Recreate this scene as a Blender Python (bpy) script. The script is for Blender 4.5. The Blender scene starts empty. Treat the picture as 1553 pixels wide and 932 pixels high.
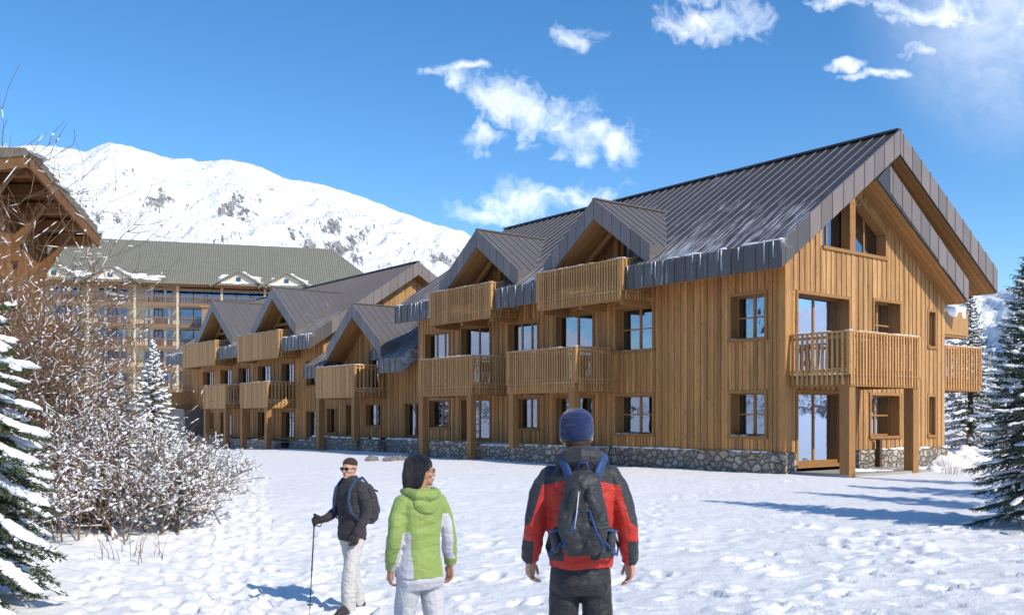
import bpy, bmesh, math, random
import numpy as np
from mathutils import Vector, Matrix, noise as mn
R = math.radians
scene = bpy.context.scene
COL = scene.collection

# ------------------------------------------------------------------ camera
CAMZ = 1.65
F = 1450.0 / 1553.0
cam = bpy.data.cameras.new('camera'); cam_o = bpy.data.objects.new('camera', cam); COL.objects.link(cam_o)
cam.sensor_width = 36; cam.lens = 36 * F; cam.shift_y = 166 / 1553.0
cam.clip_start = 0.1; cam.clip_end = 9000
cam_o.location = (0, 0, CAMZ); cam_o.rotation_euler = (R(90), 0, 0)
scene.camera = cam_o

# ------------------------------------------------------------------ light
SUN_AZ = math.atan2(0.712, -0.702)          # clockwise from +Y
SUN_EL = R(38)
SD = Vector((math.sin(SUN_AZ) * math.cos(SUN_EL), math.cos(SUN_AZ) * math.cos(SUN_EL), math.sin(SUN_EL)))
sl = bpy.data.lights.new('sun', 'SUN'); sl.energy = 3.5; sl.angle = R(0.5); sl.color = (1, 0.925, 0.81)
so = bpy.data.objects.new('sun', sl); COL.objects.link(so)
so.rotation_euler = (-SD).to_track_quat('-Z', 'Y').to_euler()
scene.view_settings.view_transform = 'Standard'
try: scene.view_settings.look = 'None'
except Exception: pass
scene.view_settings.gamma = 1.0
scene.view_settings.exposure = 0.36
scene.cycles.max_bounces = 6

# ------------------------------------------------------------------ node helpers
class NT:
    def __init__(s, tree): s.t = tree; s.n = tree.nodes; s.l = tree.links
    def node(s, typ, ins=None, **kw):
        n = s.n.new(typ)
        for k, v in kw.items(): setattr(n, k, v)
        for k, v in (ins or {}).items():
            if isinstance(v, bpy.types.NodeSocket): s.l.new(v, n.inputs[k])
            else: n.inputs[k].default_value = v
        return n
    def math(s, op, a, b=0.0, c=None, clamp=False):
        n = s.n.new('ShaderNodeMath'); n.operation = op; n.use_clamp = clamp
        for i, v in enumerate([a, b, c]):
            if v is None: continue
            if isinstance(v, bpy.types.NodeSocket): s.l.new(v, n.inputs[i])
            else: n.inputs[i].default_value = v
        return n.outputs[0]
    def ramp(s, fac, lo, hi, a=0.0, b=1.0, smooth=True):
        n = s.n.new('ShaderNodeMapRange'); n.interpolation_type = 'SMOOTHSTEP' if smooth else 'LINEAR'
        s.l.new(fac, n.inputs[0])
        for i, v in ((1, lo), (2, hi), (3, a), (4, b)): n.inputs[i].default_value = v
        return n.outputs[0]
    def mix(s, fac, a, b, mode='MIX'):
        n = s.n.new('ShaderNodeMix'); n.data_type = 'RGBA'; n.blend_type = mode
        def put(i, v):
            if isinstance(v, bpy.types.NodeSocket): s.l.new(v, n.inputs[i])
            elif isinstance(v, (int, float)): n.inputs[i].default_value = v
            else: n.inputs[i].default_value = (*v, 1)[:4]
        put(0, fac); put(6, a); put(7, b)
        return n.outputs[2]
    def coords(s, scale=(1, 1, 1), kind='Object', rot=(0, 0, 0)):
        tc = s.node('ShaderNodeTexCoord'); mp = s.node('ShaderNodeMapping')
        mp.inputs['Scale'].default_value = scale; mp.inputs['Rotation'].default_value = rot
        s.l.new(tc.outputs[kind], mp.inputs[0]); return mp.outputs[0]
    def noise(s, vec, scale, detail=4, rough=0.55, out='Fac', dist=0.0):
        n = s.node('ShaderNodeTexNoise', {'Vector': vec, 'Scale': scale, 'Detail': detail, 'Roughness': rough, 'Distortion': dist})
        return n.outputs[out]

# ------------------------------------------------------------------ world: sky with a few clouds and a painted sun glare
world = bpy.data.worlds.new('World'); scene.world = world; world.use_nodes = True
w = NT(world.node_tree); w.n.clear()
sky = w.node('ShaderNodeTexSky', sky_type='NISHITA')
sky.sun_disc = False; sky.sun_elevation = SUN_EL; sky.sun_rotation = SUN_AZ
sky.altitude = 1900; sky.air_density = 1.1; sky.dust_density = 1.0; sky.ozone_density = 2.6
tc = w.node('ShaderNodeTexCoord')
sep = w.node('ShaderNodeSeparateXYZ', {0: tc.outputs['Generated']})
ay = w.math('MAXIMUM', w.math('ABSOLUTE', sep.outputs[1]), 0.02)
cp = w.math('DIVIDE', sep.outputs[0], ay); cq = w.math('DIVIDE', sep.outputs[2], ay)
pq = w.node('ShaderNodeCombineXYZ', {0: cp, 1: cq, 2: w.ramp(sep.outputs[1], -0.1, 0.1, 3.0, 0.0)}).outputs[0]
warp = w.noise(pq, 7.0, 4, 0.6, 'Color')
wv = w.node('ShaderNodeVectorMath', {0: warp, 1: (0.5, 0.5, 0.5)}, operation='SUBTRACT').outputs[0]
wv = w.node('ShaderNodeVectorMath', {0: wv, 3: 0.105}, operation='SCALE').outputs[0]
pw = w.node('ShaderNodeVectorMath', {0: pq, 1: wv}, operation='ADD').outputs[0]
sp2 = w.node('ShaderNodeSeparateXYZ', {0: pw})
CL = [(755, 165, 62, 46), (820, 180, 85, 44), (885, 200, 70, 40), (735, 215, 36, 16), (925, 215, 42, 28), (870, 235, 40, 16),
      (800, 300, 85, 26), (730, 322, 55, 16), (880, 290, 60, 18),
      (1075, 12, 85, 26), (1130, 25, 50, 36), (1400, 12, 75, 28), (1260, 2, 45, 14), (1160, -20, 120, 26),
      (890, 45, 32, 22), (1395, 82, 32, 17), (1365, 122, 32, 14), (1272, 103, 30, 8), (690, 135, 18, 22), (1575, 15, 85, 70), (700, 115, 60, 10), (1330, 120, 60, 8)]  # the cloud in the top right corner is added as sun glare
cm = None
for (u, v, ru, rv) in CL:
    dx = w.math('MULTIPLY', w.math('SUBTRACT', sp2.outputs[0], (u - 776.5) / 1450), 1450 / ru)
    dy = w.math('MULTIPLY', w.math('SUBTRACT', sp2.outputs[1], (632 - v) / 1450), 1450 / rv)
    m = w.math('SUBTRACT', 1.0, w.math('SQRT', w.math('ADD', w.math('MULTIPLY', dx, dx), w.math('MULTIPLY', dy, dy))))
    cm = m if cm is None else w.math('SMOOTH_MAX', cm, m, 0.25)
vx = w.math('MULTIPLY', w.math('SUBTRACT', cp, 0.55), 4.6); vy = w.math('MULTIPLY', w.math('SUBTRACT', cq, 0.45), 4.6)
painted_glare = w.ramp(w.math('SQRT', w.math('ADD', w.math('MULTIPLY', vx, vx), w.math('MULTIPLY', vy, vy))), 0.0, 1.0, 0.55, 0.0)  # soft round whitening painted into the sky colour as sun glare
painted_glare = w.math('MULTIPLY', painted_glare, w.ramp(w.noise(pw, 5.0, 5, 0.6), 0.25, 0.6, 0.6, 1.0))
n1 = w.noise(pw, 15.0, 8, 0.62)
n2 = w.noise(pw, 48.0, 6, 0.65)
dn = w.math('ADD', w.math('MULTIPLY', cm, 1.0), w.math('MULTIPLY', w.math('SUBTRACT', n1, 0.455), 3.6))
dn = w.math('ADD', dn, w.math('MULTIPLY', w.math('SUBTRACT', n2, 0.5), 2.4))
gate = w.ramp(cm, -0.65, 0.0)
alpha = w.math('MULTIPLY', w.ramp(dn, 0.0, 1.75, smooth=False), gate)
shade = w.ramp(w.noise(pw, 22.0, 5, 0.6), 0.35, 0.65)
ccol = w.mix(shade, (5.6, 6.3, 7.4), (8.6, 8.7, 8.8))
skyc = w.node('ShaderNodeHueSaturation', {'Color': sky.outputs[0], 'Saturation': 1.27, 'Value': 1.0}).outputs[0]
skyfin = w.mix(w.math('MULTIPLY', w.math('MAXIMUM', alpha, painted_glare), 0.95), skyc, ccol)
bg = w.node('ShaderNodeBackground', {'Color': skyfin, 'Strength': 0.15})
w.node('ShaderNodeOutputWorld', {0: bg.outputs[0]})

# ------------------------------------------------------------------ materials
def newmat(name):
    m = bpy.data.materials.new(name); m.use_nodes = True
    t = NT(m.node_tree); b = t.n['Principled BSDF']
    return m, t, b
def bump(t, b, h, strength=0.5, dist=0.02):
    n = t.node('ShaderNodeBump', {'Height': h, 'Strength': strength, 'Distance': dist}); t.l.new(n.outputs[0], b.inputs['Normal'])
def tone(t):
    return t.node('ShaderNodeAttribute', attribute_name='tone').outputs['Fac']

def wood_mat(name, c1, c2, dark=(0.12, 0.06, 0.025), stretch=(14, 14, 0.9), rough=0.65, weather=0.0):
    m, t, b = newmat(name)
    tn = tone(t)
    off = t.node('ShaderNodeCombineXYZ', {0: t.math('MULTIPLY', tn, 37.0), 1: t.math('MULTIPLY', tn, 11.0), 2: t.math('MULTIPLY', tn, 53.0)}).outputs[0]
    v = t.node('ShaderNodeVectorMath', {0: t.coords((1, 1, 1)), 1: off}, operation='ADD').outputs[0]
    mp = t.node('ShaderNodeMapping', {'Vector': v, 'Scale': stretch}).outputs[0]
    g = t.noise(mp, 2.2, 5, 0.6, dist=0.6)
    c = t.mix(t.math('ADD', t.math('MULTIPLY', tn, 0.72), t.math('MULTIPLY', t.ramp(g, 0.3, 0.7), 0.38), clamp=True), c1, c2)
    c = t.mix(t.ramp(t.noise(mp, 5.5, 3, 0.6), 0.52, 0.72, 0, 0.45), c, dark)
    kn = t.node('ShaderNodeTexVoronoi', {'Vector': t.node('ShaderNodeMapping', {'Vector': v, 'Scale': (7, 7, 2.6)}).outputs[0], 'Scale': 1.0})
    c = t.mix(t.ramp(kn.outputs['Distance'], 0.07, 0.16, 0.85, 0), c, dark)
    if weather:
        wn = t.noise(t.coords((1.6, 1.6, 0.22)), 2.0, 5, 0.65)
        c = t.mix(t.ramp(wn, 0.45, 0.7, 0, weather), c, (0.15, 0.088, 0.045))
    t.l.new(c, b.inputs['Base Color']); b.inputs['Roughness'].default_value = rough
    b.inputs['Specular IOR Level'].default_value = 0.3
    bump(t, b, t.noise(mp, 7, 3), 0.3, 0.004)
    return m
M = {}
M['wood'] = wood_mat('larch_cladding', (0.26, 0.115, 0.036), (0.64, 0.325, 0.108), weather=0.45)
M['woodg'] = wood_mat('larch_cladding_gable', (0.30, 0.145, 0.05), (0.58, 0.34, 0.135), weather=0.45)
M['beam'] = wood_mat('larch_beam', (0.27, 0.13, 0.042), (0.42, 0.215, 0.075), stretch=(9, 9, 0.9))
M['slat'] = wood_mat('larch_slat', (0.34, 0.16, 0.052), (0.62, 0.345, 0.13), stretch=(10, 10, 1.0))
M['soffit'] = wood_mat('larch_soffit', (0.25, 0.12, 0.04), (0.42, 0.215, 0.075), stretch=(3, 3, 3), rough=0.6)
M['oldwood'] = wood_mat('old_spruce_timber', (0.13, 0.06, 0.022), (0.34, 0.165, 0.06), stretch=(5, 5, 1.5))
M['trunk'] = wood_mat('bark', (0.06, 0.038, 0.024), (0.13, 0.085, 0.055), stretch=(14, 14, 3), rough=0.9)
M['twig'] = wood_mat('twig_bark', (0.11, 0.065, 0.038), (0.24, 0.15, 0.09), stretch=(6, 6, 6), rough=0.85)
M['twigg'] = wood_mat('grey_twig_bark', (0.11, 0.075, 0.05), (0.22, 0.16, 0.115), stretch=(6, 6, 6), rough=0.85)

def metal_mat(name, base, frost, thr=.66, st_=(0.55, 7, 0.7), lw=0.13):
    m, t, b = newmat(name)
    tn = tone(t)
    v = t.coords((1, 1, 1))
    n = t.noise(t.node('ShaderNodeMapping', {'Vector': v, 'Scale': (1, 1, 1)}).outputs[0], 1.7, 5, 0.6)
    c = t.mix(t.math('ADD', t.math('MULTIPLY', tn, 0.5), t.math('MULTIPLY', n, 0.5)), tuple(x * 0.72 for x in base), tuple(x * 1.35 for x in base))
    if frost:
        st = t.noise(t.node('ShaderNodeMapping', {'Vector': v, 'Scale': st_}).outputs[0], 1.6, 6, 0.65)
        big = t.noise(v, 0.45, 3, 0.5)
        sep = t.node('ShaderNodeSeparateXYZ', {0: v})
        low = t.ramp(sep.outputs[0], -1.2, 3.2, lw, 0.0)      # dusting gathers towards the eave
        f = t.math('ADD', t.math('ADD', st, low), t.math('MULTIPLY', t.math('SUBTRACT', big, 0.5), 0.35))
        fr = t.ramp(f, thr, thr + .17, 0, frost)
        c = t.mix(fr, c, (0.62, 0.66, 0.72))
        rr = t.ramp(fr, 0, 1, 0.36, 0.75)
        t.l.new(rr, b.inputs['Roughness'])
    else: b.inputs['Roughness'].default_value = 0.42
    t.l.new(c, b.inputs['Base Color']); b.inputs['Metallic'].default_value = 0.0; b.inputs['Specular IOR Level'].default_value = 0.35
    bump(t, b, t.noise(v, 2.2, 3), 0.25, 0.01)
    return m
M['zinc'] = metal_mat('dark_zinc_roof', (0.056, 0.053, 0.054), 0.75, .60)
M['ice'] = metal_mat('icy_zinc_fascia', (0.098, 0.087, 0.080), 0.85, .70)
M['zincd'] = metal_mat('dormer_zinc', (0.13, 0.118, 0.11), 0.5, .64, (7, 0.5, 0.5), 0.0)
M['zincf'] = metal_mat('dark_zinc_fascia', (0.175, 0.145, 0.13), 0)

def stone_mat():
    m, t, b = newmat('rubble_stone')
    v = t.coords((1, 1, 1.25))
    wn = t.noise(v, 3.0, 3, 0.5, 'Color')
    vv = t.node('ShaderNodeVectorMath', {0: v, 1: t.node('ShaderNodeVectorMath', {0: wn, 3: 0.22}, operation='SCALE').outputs[0]}, operation='ADD').outputs[0]
    e = t.node('ShaderNodeTexVoronoi', {'Vector': vv, 'Scale': 3.9}, feature='DISTANCE_TO_EDGE').outputs['Distance']
    cc = t.node('ShaderNodeTexVoronoi', {'Vector': vv, 'Scale': 3.9}).outputs['Color']
    s2 = t.node('ShaderNodeSeparateXYZ', {0: cc})
    c = t.mix(s2.outputs[0], (0.19, 0.165, 0.14), (0.48, 0.41, 0.32))
    c = t.mix(t.ramp(s2.outputs[1], 0.62, 0.85), c, (0.38, 0.27, 0.17))
    c = t.mix(t.ramp(t.noise(v, 18, 5, 0.7), 0.35, 0.75, 0, 0.5), c, (0.5, 0.47, 0.43))
    c = t.mix(t.ramp(e, 0.015, 0.055, 1, 0), c, (0.15, 0.135, 0.115))
    t.l.new(c, b.inputs['Base Color']); b.inputs['Roughness'].default_value = 0.85
    h = t.math('ADD', t.ramp(e, 0.0, 0.16), t.math('MULTIPLY', t.noise(v, 25, 4), 0.25))
    bump(t, b, h, 1.0, 0.09)
    return m
M['stone'] = stone_mat()

def snow_mat(name, scale=1.0, bs=0.5, kind='Object', bd=0.05):
    m, t, b = newmat(name)
    v = t.coords((1, 1, 1), kind)
    c = t.mix(t.noise(v, 0.7, 4), (0.84, 0.84, 0.845), (0.90, 0.895, 0.885))
    t.l.new(c, b.inputs['Base Color']); b.inputs['Roughness'].default_value = 0.7
    b.inputs['Specular IOR Level'].default_value = 0.25
    b.inputs['Subsurface Weight'].default_value = 0.0
    h = t.math('ADD', t.noise(v, 6 * scale, 8, 0.72), t.math('MULTIPLY', t.noise(v, 55 * scale, 4, 0.6), 0.25))
    bump(t, b, h, bs, bd)
    return m
M['snow'] = snow_mat('snow')
M['snowg'] = snow_mat('trampled_snow', 1.0, 0.7, bd=0.08)

def plain(name, col, rough=0.6, metal=0.0, var=0.25, scale=8, spec=0.4):
    m, t, b = newmat(name)
    n = t.noise(t.coords(), scale, 4)
    c = t.mix(n, tuple(x * (1 - var) for x in col), tuple(min(1, x * (1 + var)) for x in col))
    t.l.new(c, b.inputs['Base Color']); b.inputs['Roughness'].default_value = rough; b.inputs['Metallic'].default_value = metal
    b.inputs['Specular IOR Level'].default_value = spec
    return m
def cloth(name, col, rough=0.75, var=0.12, wr=0.5, sc=7, sheen=0.1, wd=0.03):
    m, t, b = newmat(name)
    v = t.coords()
    c = t.mix(t.noise(v, 5, 4), tuple(x * (1 - var) for x in col), tuple(min(1, x * (1 + var)) for x in col))
    t.l.new(c, b.inputs['Base Color']); b.inputs['Roughness'].default_value = rough
    b.inputs['Sheen Weight'].default_value = sheen
    b.inputs['Specular IOR Level'].default_value = 0.3
    h = t.math('ADD', t.noise(t.coords((1, 1, 1.8), rot=(0.4, 0.3, 0)), sc, 3, 0.45, dist=1.5), t.math('MULTIPLY', t.noise(v, 180, 2), 0.02))
    bump(t, b, h, wr, wd)
    return m
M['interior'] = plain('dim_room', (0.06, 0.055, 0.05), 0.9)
M['curtain'] = plain('white_curtain', (0.72, 0.70, 0.66), 0.9, var=0.08)
M['glass'] = None
def glass_mat(name, tint, refl=0.30):
    m = bpy.data.materials.new(name); m.use_nodes = True; t = NT(m.node_tree); t.n.clear()
    fr = t.node('ShaderNodeFresnel', {'IOR': 1.6}).outputs[0]
    f = t.math('ADD', t.math('MULTIPLY', fr, 1.2), refl, clamp=True)
    bp = t.node('ShaderNodeBump', {'Height': t.noise(t.coords(), 1.3, 2), 'Strength': 0.12, 'Distance': 0.05})
    g = t.node('ShaderNodeBsdfGlossy', {'Color': (0.52, 0.61, 0.75, 1), 'Roughness': 0.02, 'Normal': bp.outputs[0]})
    tr = t.node('ShaderNodeBsdfTransparent', {'Color': (*tint, 1)})
    mx = t.node('ShaderNodeMixShader', {0: f, 1: tr.outputs[0], 2: g.outputs[0]})
    t.node('ShaderNodeOutputMaterial', {0: mx.outputs[0]})
    return m
M['glass'] = glass_mat('window_glass', (0.70, 0.78, 0.82), 0.36)
M['glassb'] = glass_mat('blue_window_glass', (0.35, 0.5, 0.65), 0.14)

# ------------------------------------------------------------------ mesh builder
class MB:
    def __init__(s, org=(0, 0, 0)):
        s.v = []; s.f = []; s.m = []; s.t = []; s.org = Vector(org); s.rng = random.Random(7)
    def add(s, vs, fs, m=0, tone=None):
        o = len(s.v); s.v += [tuple(x) for x in vs]
        tn = s.rng.random() if tone is None else tone
        for f in fs: s.f.append([o + i for i in f]); s.m.append(m); s.t.append(tn)
    def hexa(s, p, m=0, tone=None):      # 8 points: 0-3 one side ring, 4-7 other side ring
        s.add(p, [(0, 3, 2, 1), (4, 5, 6, 7), (0, 1, 5, 4), (1, 2, 6, 5), (2, 3, 7, 6), (3, 0, 4, 7)], m, tone)
    def box(s, x0, x1, y0, y1, z0, z1, m=0, tone=None):
        s.hexa([(x0, y0, z0), (x1, y0, z0), (x1, y1, z0), (x0, y1, z0), (x0, y0, z1), (x1, y0, z1), (x1, y1, z1), (x0, y1, z1)], m, tone)
    def boxP(s, P, u0, u1, z0, z1, d0, d1, m=0, tone=None, z1b=None, z0b=None):
        zb = z1 if z1b is None else z1b; za = z0 if z0b is None else z0b
        s.hexa([P(u0, z0, d0), P(u1, za, d0), P(u1, za, d1), P(u0, z0, d1), P(u0, z1, d0), P(u1, zb, d0), P(u1, zb, d1), P(u0, z1, d1)], m, tone)
    def prism(s, pts, vec, m=0, tone=None, caps=True):
        n = len(pts); vec = Vector(vec)
        a = [Vector(p) for p in pts]; b = [p + vec for p in a]
        fs = [(i, (i + 1) % n, n + (i + 1) % n, n + i) for i in range(n)]
        if caps: fs += [tuple(range(n))[::-1], tuple(range(n, 2 * n))]
        s.add(a + b, fs, m, tone)
    def beam(s, p0, p1, w, h, m=0, tone=None, up=(0, 0, 1)):
        p0 = Vector(p0); p1 = Vector(p1); d = (p1 - p0).normalized()
        sd = d.cross(Vector(up))
        if sd.length < 1e-4: sd = d.cross(Vector((1, 0, 0)))
        sd.normalize(); u = sd.cross(d).normalized()
        q = [sd * a * w / 2 + u * b * h / 2 for a, b in ((-1, -1), (1, -1), (1, 1), (-1, 1))]
        s.hexa([p0 + x for x in q] + [p1 + x for x in q], m, tone)
    def tube(s, pts, rad, n=6, m=0, tone=None, cap=True, flat=None):
        pts = [Vector(p) for p in pts]; vs = []; k = len(pts)
        ref = None
        for i in range(k):
            d = (pts[min(i + 1, k - 1)] - pts[max(i - 1, 0)])
            if d.length < 1e-9: d = Vector((0, 0, 1))
            d.normalize()
            if ref is None:
                ref = d.cross(Vector((0, 0, 1)))
                if ref.length < 0.1: ref = d.cross(Vector((0, 1, 0)))
            ref = (ref - d * ref.dot(d)); ref.normalize(); e = d.cross(ref)
            r = rad[i] if isinstance(rad, list) else rad
            ra, rb = (r if isinstance(r, (list, tuple)) else (r, r))
            for j in range(n):
                a = 2 * math.pi * j / n
                vs.append(pts[i] + ref * math.cos(a) * ra + e * math.sin(a) * rb)
        fs = [(i * n + j, i * n + (j + 1) % n, (i + 1) * n + (j + 1) % n, (i + 1) * n + j) for i in range(k - 1) for j in range(n)]
        if cap: fs += [tuple(range(n))[::-1], tuple(range((k - 1) * n, k * n))]
        s.add(vs, fs, m, tone)
    def ell(s, c, r, nu=10, nv=7, m=0, tone=None, rot=None, jit=0.0, seed=0):
        c = Vector(c); vs = []
        for i in range(nv + 1):
            ph = math.pi * i / nv
            for j in range(nu):
                a = 2 * math.pi * j / nu
                p = Vector((math.sin(ph) * math.cos(a), math.sin(ph) * math.sin(a), math.cos(ph)))
                if jit: p *= 1 + jit * mn.noise(p * 1.7 + Vector((seed * 3.1, seed * 1.7, seed)))
                p = Vector((p.x * r[0], p.y * r[1], p.z * r[2]))
                if rot is not None: p = rot @ p
                vs.append(c + p)
        fs = [(i * nu + j, (i + 1) * nu + j, (i + 1) * nu + (j + 1) % nu, i * nu + (j + 1) % nu) for i in range(nv) for j in range(nu)]
        s.add(vs, fs, m, tone)
    def build(s, name, mats, parent=None, smooth=False):
        me = bpy.data.meshes.new(name)
        o = s.org
        me.from_pydata([(x - o.x, y - o.y, z - o.z) for x, y, z in s.v], [], s.f)
        if not isinstance(mats, (list, tuple)): mats = [mats]
        for m in mats: me.materials.append(m)
        if len(mats) > 1: me.polygons.foreach_set('material_index', s.m)
        at = me.attributes.new('tone', 'FLOAT', 'FACE'); at.data.foreach_set('value', s.t)
        if smooth: me.polygons.foreach_set('use_smooth', [True] * len(me.polygons))
        me.update()
        ob = bpy.data.objects.new(name, me); COL.objects.link(ob)
        if parent is not None: ob.parent = parent
        if 'snow' in name: ob['kind'] = 'stuff'
        return ob
def tag(o, label=None, cat=None, group=None, kind=None):
    if label: o['label'] = label
    if cat: o['category'] = cat
    if group: o['group'] = group
    if kind: o['kind'] = kind
    return o
def empty(name, loc, rz=0.0, label=None, cat=None, group=None):
    o = bpy.data.objects.new(name, None); COL.objects.link(o); o.location = loc; o.rotation_euler = (0, 0, rz)
    o.empty_display_size = 0.3
    return tag(o, label, cat, group)

# ------------------------------------------------------------------ terrain
def vnoise(x, y, seed=0):
    xi = np.floor(x).astype(np.int64); yi = np.floor(y).astype(np.int64)
    fx = x - xi; fy = y - yi; fx = fx * fx * (3 - 2 * fx); fy = fy * fy * (3 - 2 * fy)
    def h(a, b):
        n = (a * 374761393 + b * 668265263 + seed * 1442695041) & 0xffffffff
        n = ((n ^ (n >> 13)) * 1274126177) & 0xffffffff
        return ((n ^ (n >> 16)) & 0xffff) / 65535.0
    return (h(xi, yi) * (1 - fx) + h(xi + 1, yi) * fx) * (1 - fy) + (h(xi, yi + 1) * (1 - fx) + h(xi + 1, yi + 1) * fx) * fy
def fbm(x, y, o=4, seed=0, g=0.5):
    r = 0; a = 1; t = 0
    for k in range(o):
        r = r + a * vnoise(x * 2 ** k + 17.3 * k, y * 2 ** k - 9.1 * k, seed + k); t += a; a *= g
    return r / t
def ss(x, a, b):
    t = np.clip((x - a) / (b - a), 0, 1); return t * t * (3 - 2 * t)
def gz(x, y):
    x = np.asarray(x, float); y = np.asarray(y, float)
    z = -0.16 * (1 - ss(y, 14, 24))
    z = z - 0.40 * np.exp(-(((x + 2.8) / 4.2) ** 2 + ((y - 11.2) / 4.5) ** 2))
    z = z + 1.3 * ss(x, 17, 30) * ss(y, 26, 60) + 1.2 * ss(-x, 22, 45) * ss(y, 40, 75)
    z = z + 0.25 * np.exp(-(((x + 8.5) / 3.0) ** 2 + ((y - 15) / 6.0) ** 2))
    z = z - 0.3 * ss(-x, 2, 20) * ss(y, 40, 60) * (1 - ss(-x, 24, 32))
    return z
def gz1(x, y): return float(gz(x, y))

def build_ground():
    def axis(segs):
        out = [segs[0][0]]
        for a, b, st in segs:
            n = max(1, int(round((b - a) / st))); out += [a + (b - a) * (i + 1) / n for i in range(n)]
        return np.array(out)
    def geo(a, b, n): return [a * (b / a) ** (i / n) for i in range(1, n + 1)]
    xs = axis([(-26, -9, 0.25), (-9, 12, 0.05), (12, 28, 0.25)])
    xs = np.concatenate([[-v for v in geo(26, 2500, 24)][::-1], xs, geo(28, 2500, 24)])
    ys = axis([(-12, 4, 0.5), (4, 16, 0.05), (16, 30, 0.1), (30, 62, 0.4)])
    ys = np.concatenate([[-v for v in geo(12, 2500, 22)][::-1], ys, geo(62, 3200, 26)])
    X, Y = np.meshgrid(xs, ys)
    Z = gz(X, Y)
    far = ss(Y, 45, 120)
    near = np.exp(-((X / 26) ** 2)) * (Y > 0) * (1 - ss(Y, 55, 80))
    lump = ss(fbm(X * 1.1, Y * 1.1, 3, 5), 0.48, 0.75) * (.25 + .9 * ss(fbm(X * .33, Y * .33, 3, 15), .42, .6))
    rough = .12 + .88 * ss(fbm(X * .4, Y * .4, 3, 25), .45, .62)
    Z += near * (0.12 * (fbm(X * 0.28, Y * 0.28, 4, 1) - 0.5))
    tr = 1 - 0.65 * ss(Y, 12, 22)
    Z += near * tr * (0.075 * (fbm(X * 1.7, Y * 1.7, 4, 2) - 0.5) + 0.15 * lump * (fbm(X * 4.6, Y * 4.6, 3, 3, 0.6) - 0.45) + 0.045 * rough * (fbm(X * 7, Y * 7, 2, 13, 0.6) - 0.5))
    Z += near * 0.035 * (fbm(X * 0.8, Y * 2.2, 3, 9) - 0.5)
    # soft wind ridges and bank next to the buildings
    rng = random.Random(4)
    dents = []
    def track(pts, n, step=0.36, w=0.16, dep=0.06):
        for k in range(n):
            d = 0.0; i = 0
            offx = rng.gauss(0, 0.55)
            for (x0, y0), (x1, y1) in zip(pts[:-1], pts[1:]):
                L = math.hypot(x1 - x0, y1 - y0); ns = int(L / step)
                for q in range(ns):
                    f = q / ns; i += 1
                    nx, ny = -(y1 - y0) / L, (x1 - x0) / L; sd = (1 if i % 2 else -1) * 0.11
                    dents.append((x0 + (x1 - x0) * f + nx * sd + offx + rng.gauss(0, .04), y0 + (y1 - y0) * f + ny * sd + rng.gauss(0, .05),
                                  math.atan2(y1 - y0, x1 - x0) + rng.gauss(0, .2), rng.uniform(0.8, 1.15), dep * rng.uniform(.6, 1.3)))
    track([(-2.6, 4), (-2.9, 9), (-4.6, 15), (-7.5, 26)], 8, dep=.05)
    track([(-1.2, 4), (-1.6, 10), (-2.0, 17), (-1, 26)], 1, dep=0.03)
    track([(0.4, 4), (0.3, 10), (2.5, 20), (8, 26)], 1, dep=0.03)
    track([(3.2, 4), (2.6, 9), (5.5, 14), (12, 20)], 1, dep=0.05)
    track([(6.5, 6), (4.0, 10), (-1, 13), (-5, 18)], 1, dep=0.04)
    for k in range(420):
        y = 4 + 12 * rng.random() ** 1.3; x = rng.uniform(-0.55, 0.6) * y
        dents.append((x, y, rng.uniform(0, 6.3), rng.uniform(0.6, 1.5), rng.uniform(0.02, 0.095)))
    for (cx, cy, an, sc, dp) in dents:
        i0, i1 = np.searchsorted(xs, [cx - .45, cx + .45]); j0, j1 = np.searchsorted(ys, [cy - .45, cy + .45])
        if i1 <= i0 or j1 <= j0: continue
        xx = X[j0:j1, i0:i1] - cx; yy = Y[j0:j1, i0:i1] - cy
        u = xx * math.cos(an) + yy * math.sin(an); v = -xx * math.sin(an) + yy * math.cos(an)
        d = np.sqrt((u / (0.17 * sc)) ** 2 + (v / (0.085 * sc)) ** 2)
        Z[j0:j1, i0:i1] += -dp * (1 - ss(d, 0.45, 1.1)) + dp * 0.35 * np.exp(-((d - 1.4) / 0.35) ** 2)
    ny, nx = X.shape
    me = bpy.data.meshes.new('snow_ground')
    verts = np.stack([X.ravel(), Y.ravel(), Z.ravel()], 1)
    idx = np.arange(nx * ny).reshape(ny, nx)
    q = np.stack([idx[:-1, :-1].ravel(), idx[:-1, 1:].ravel(), idx[1:, 1:].ravel(), idx[1:, :-1].ravel()], 1)
    me.vertices.add(len(verts)); me.vertices.foreach_set('co', verts.ravel())
    me.loops.add(q.size); me.loops.foreach_set('vertex_index', q.ravel())
    me.polygons.add(len(q)); me.polygons.foreach_set('loop_start', np.arange(0, q.size, 4)); me.polygons.foreach_set('loop_total', np.full(len(q), 4))
    me.polygons.foreach_set('use_smooth', [True] * len(q))
    me.materials.append(M['snowg']); me.update(); me.validate()
    o = bpy.data.objects.new('snow_ground', me); COL.objects.link(o); tag(o, 'trampled white snow covering the meadow', kind='structure')
build_ground()

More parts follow.
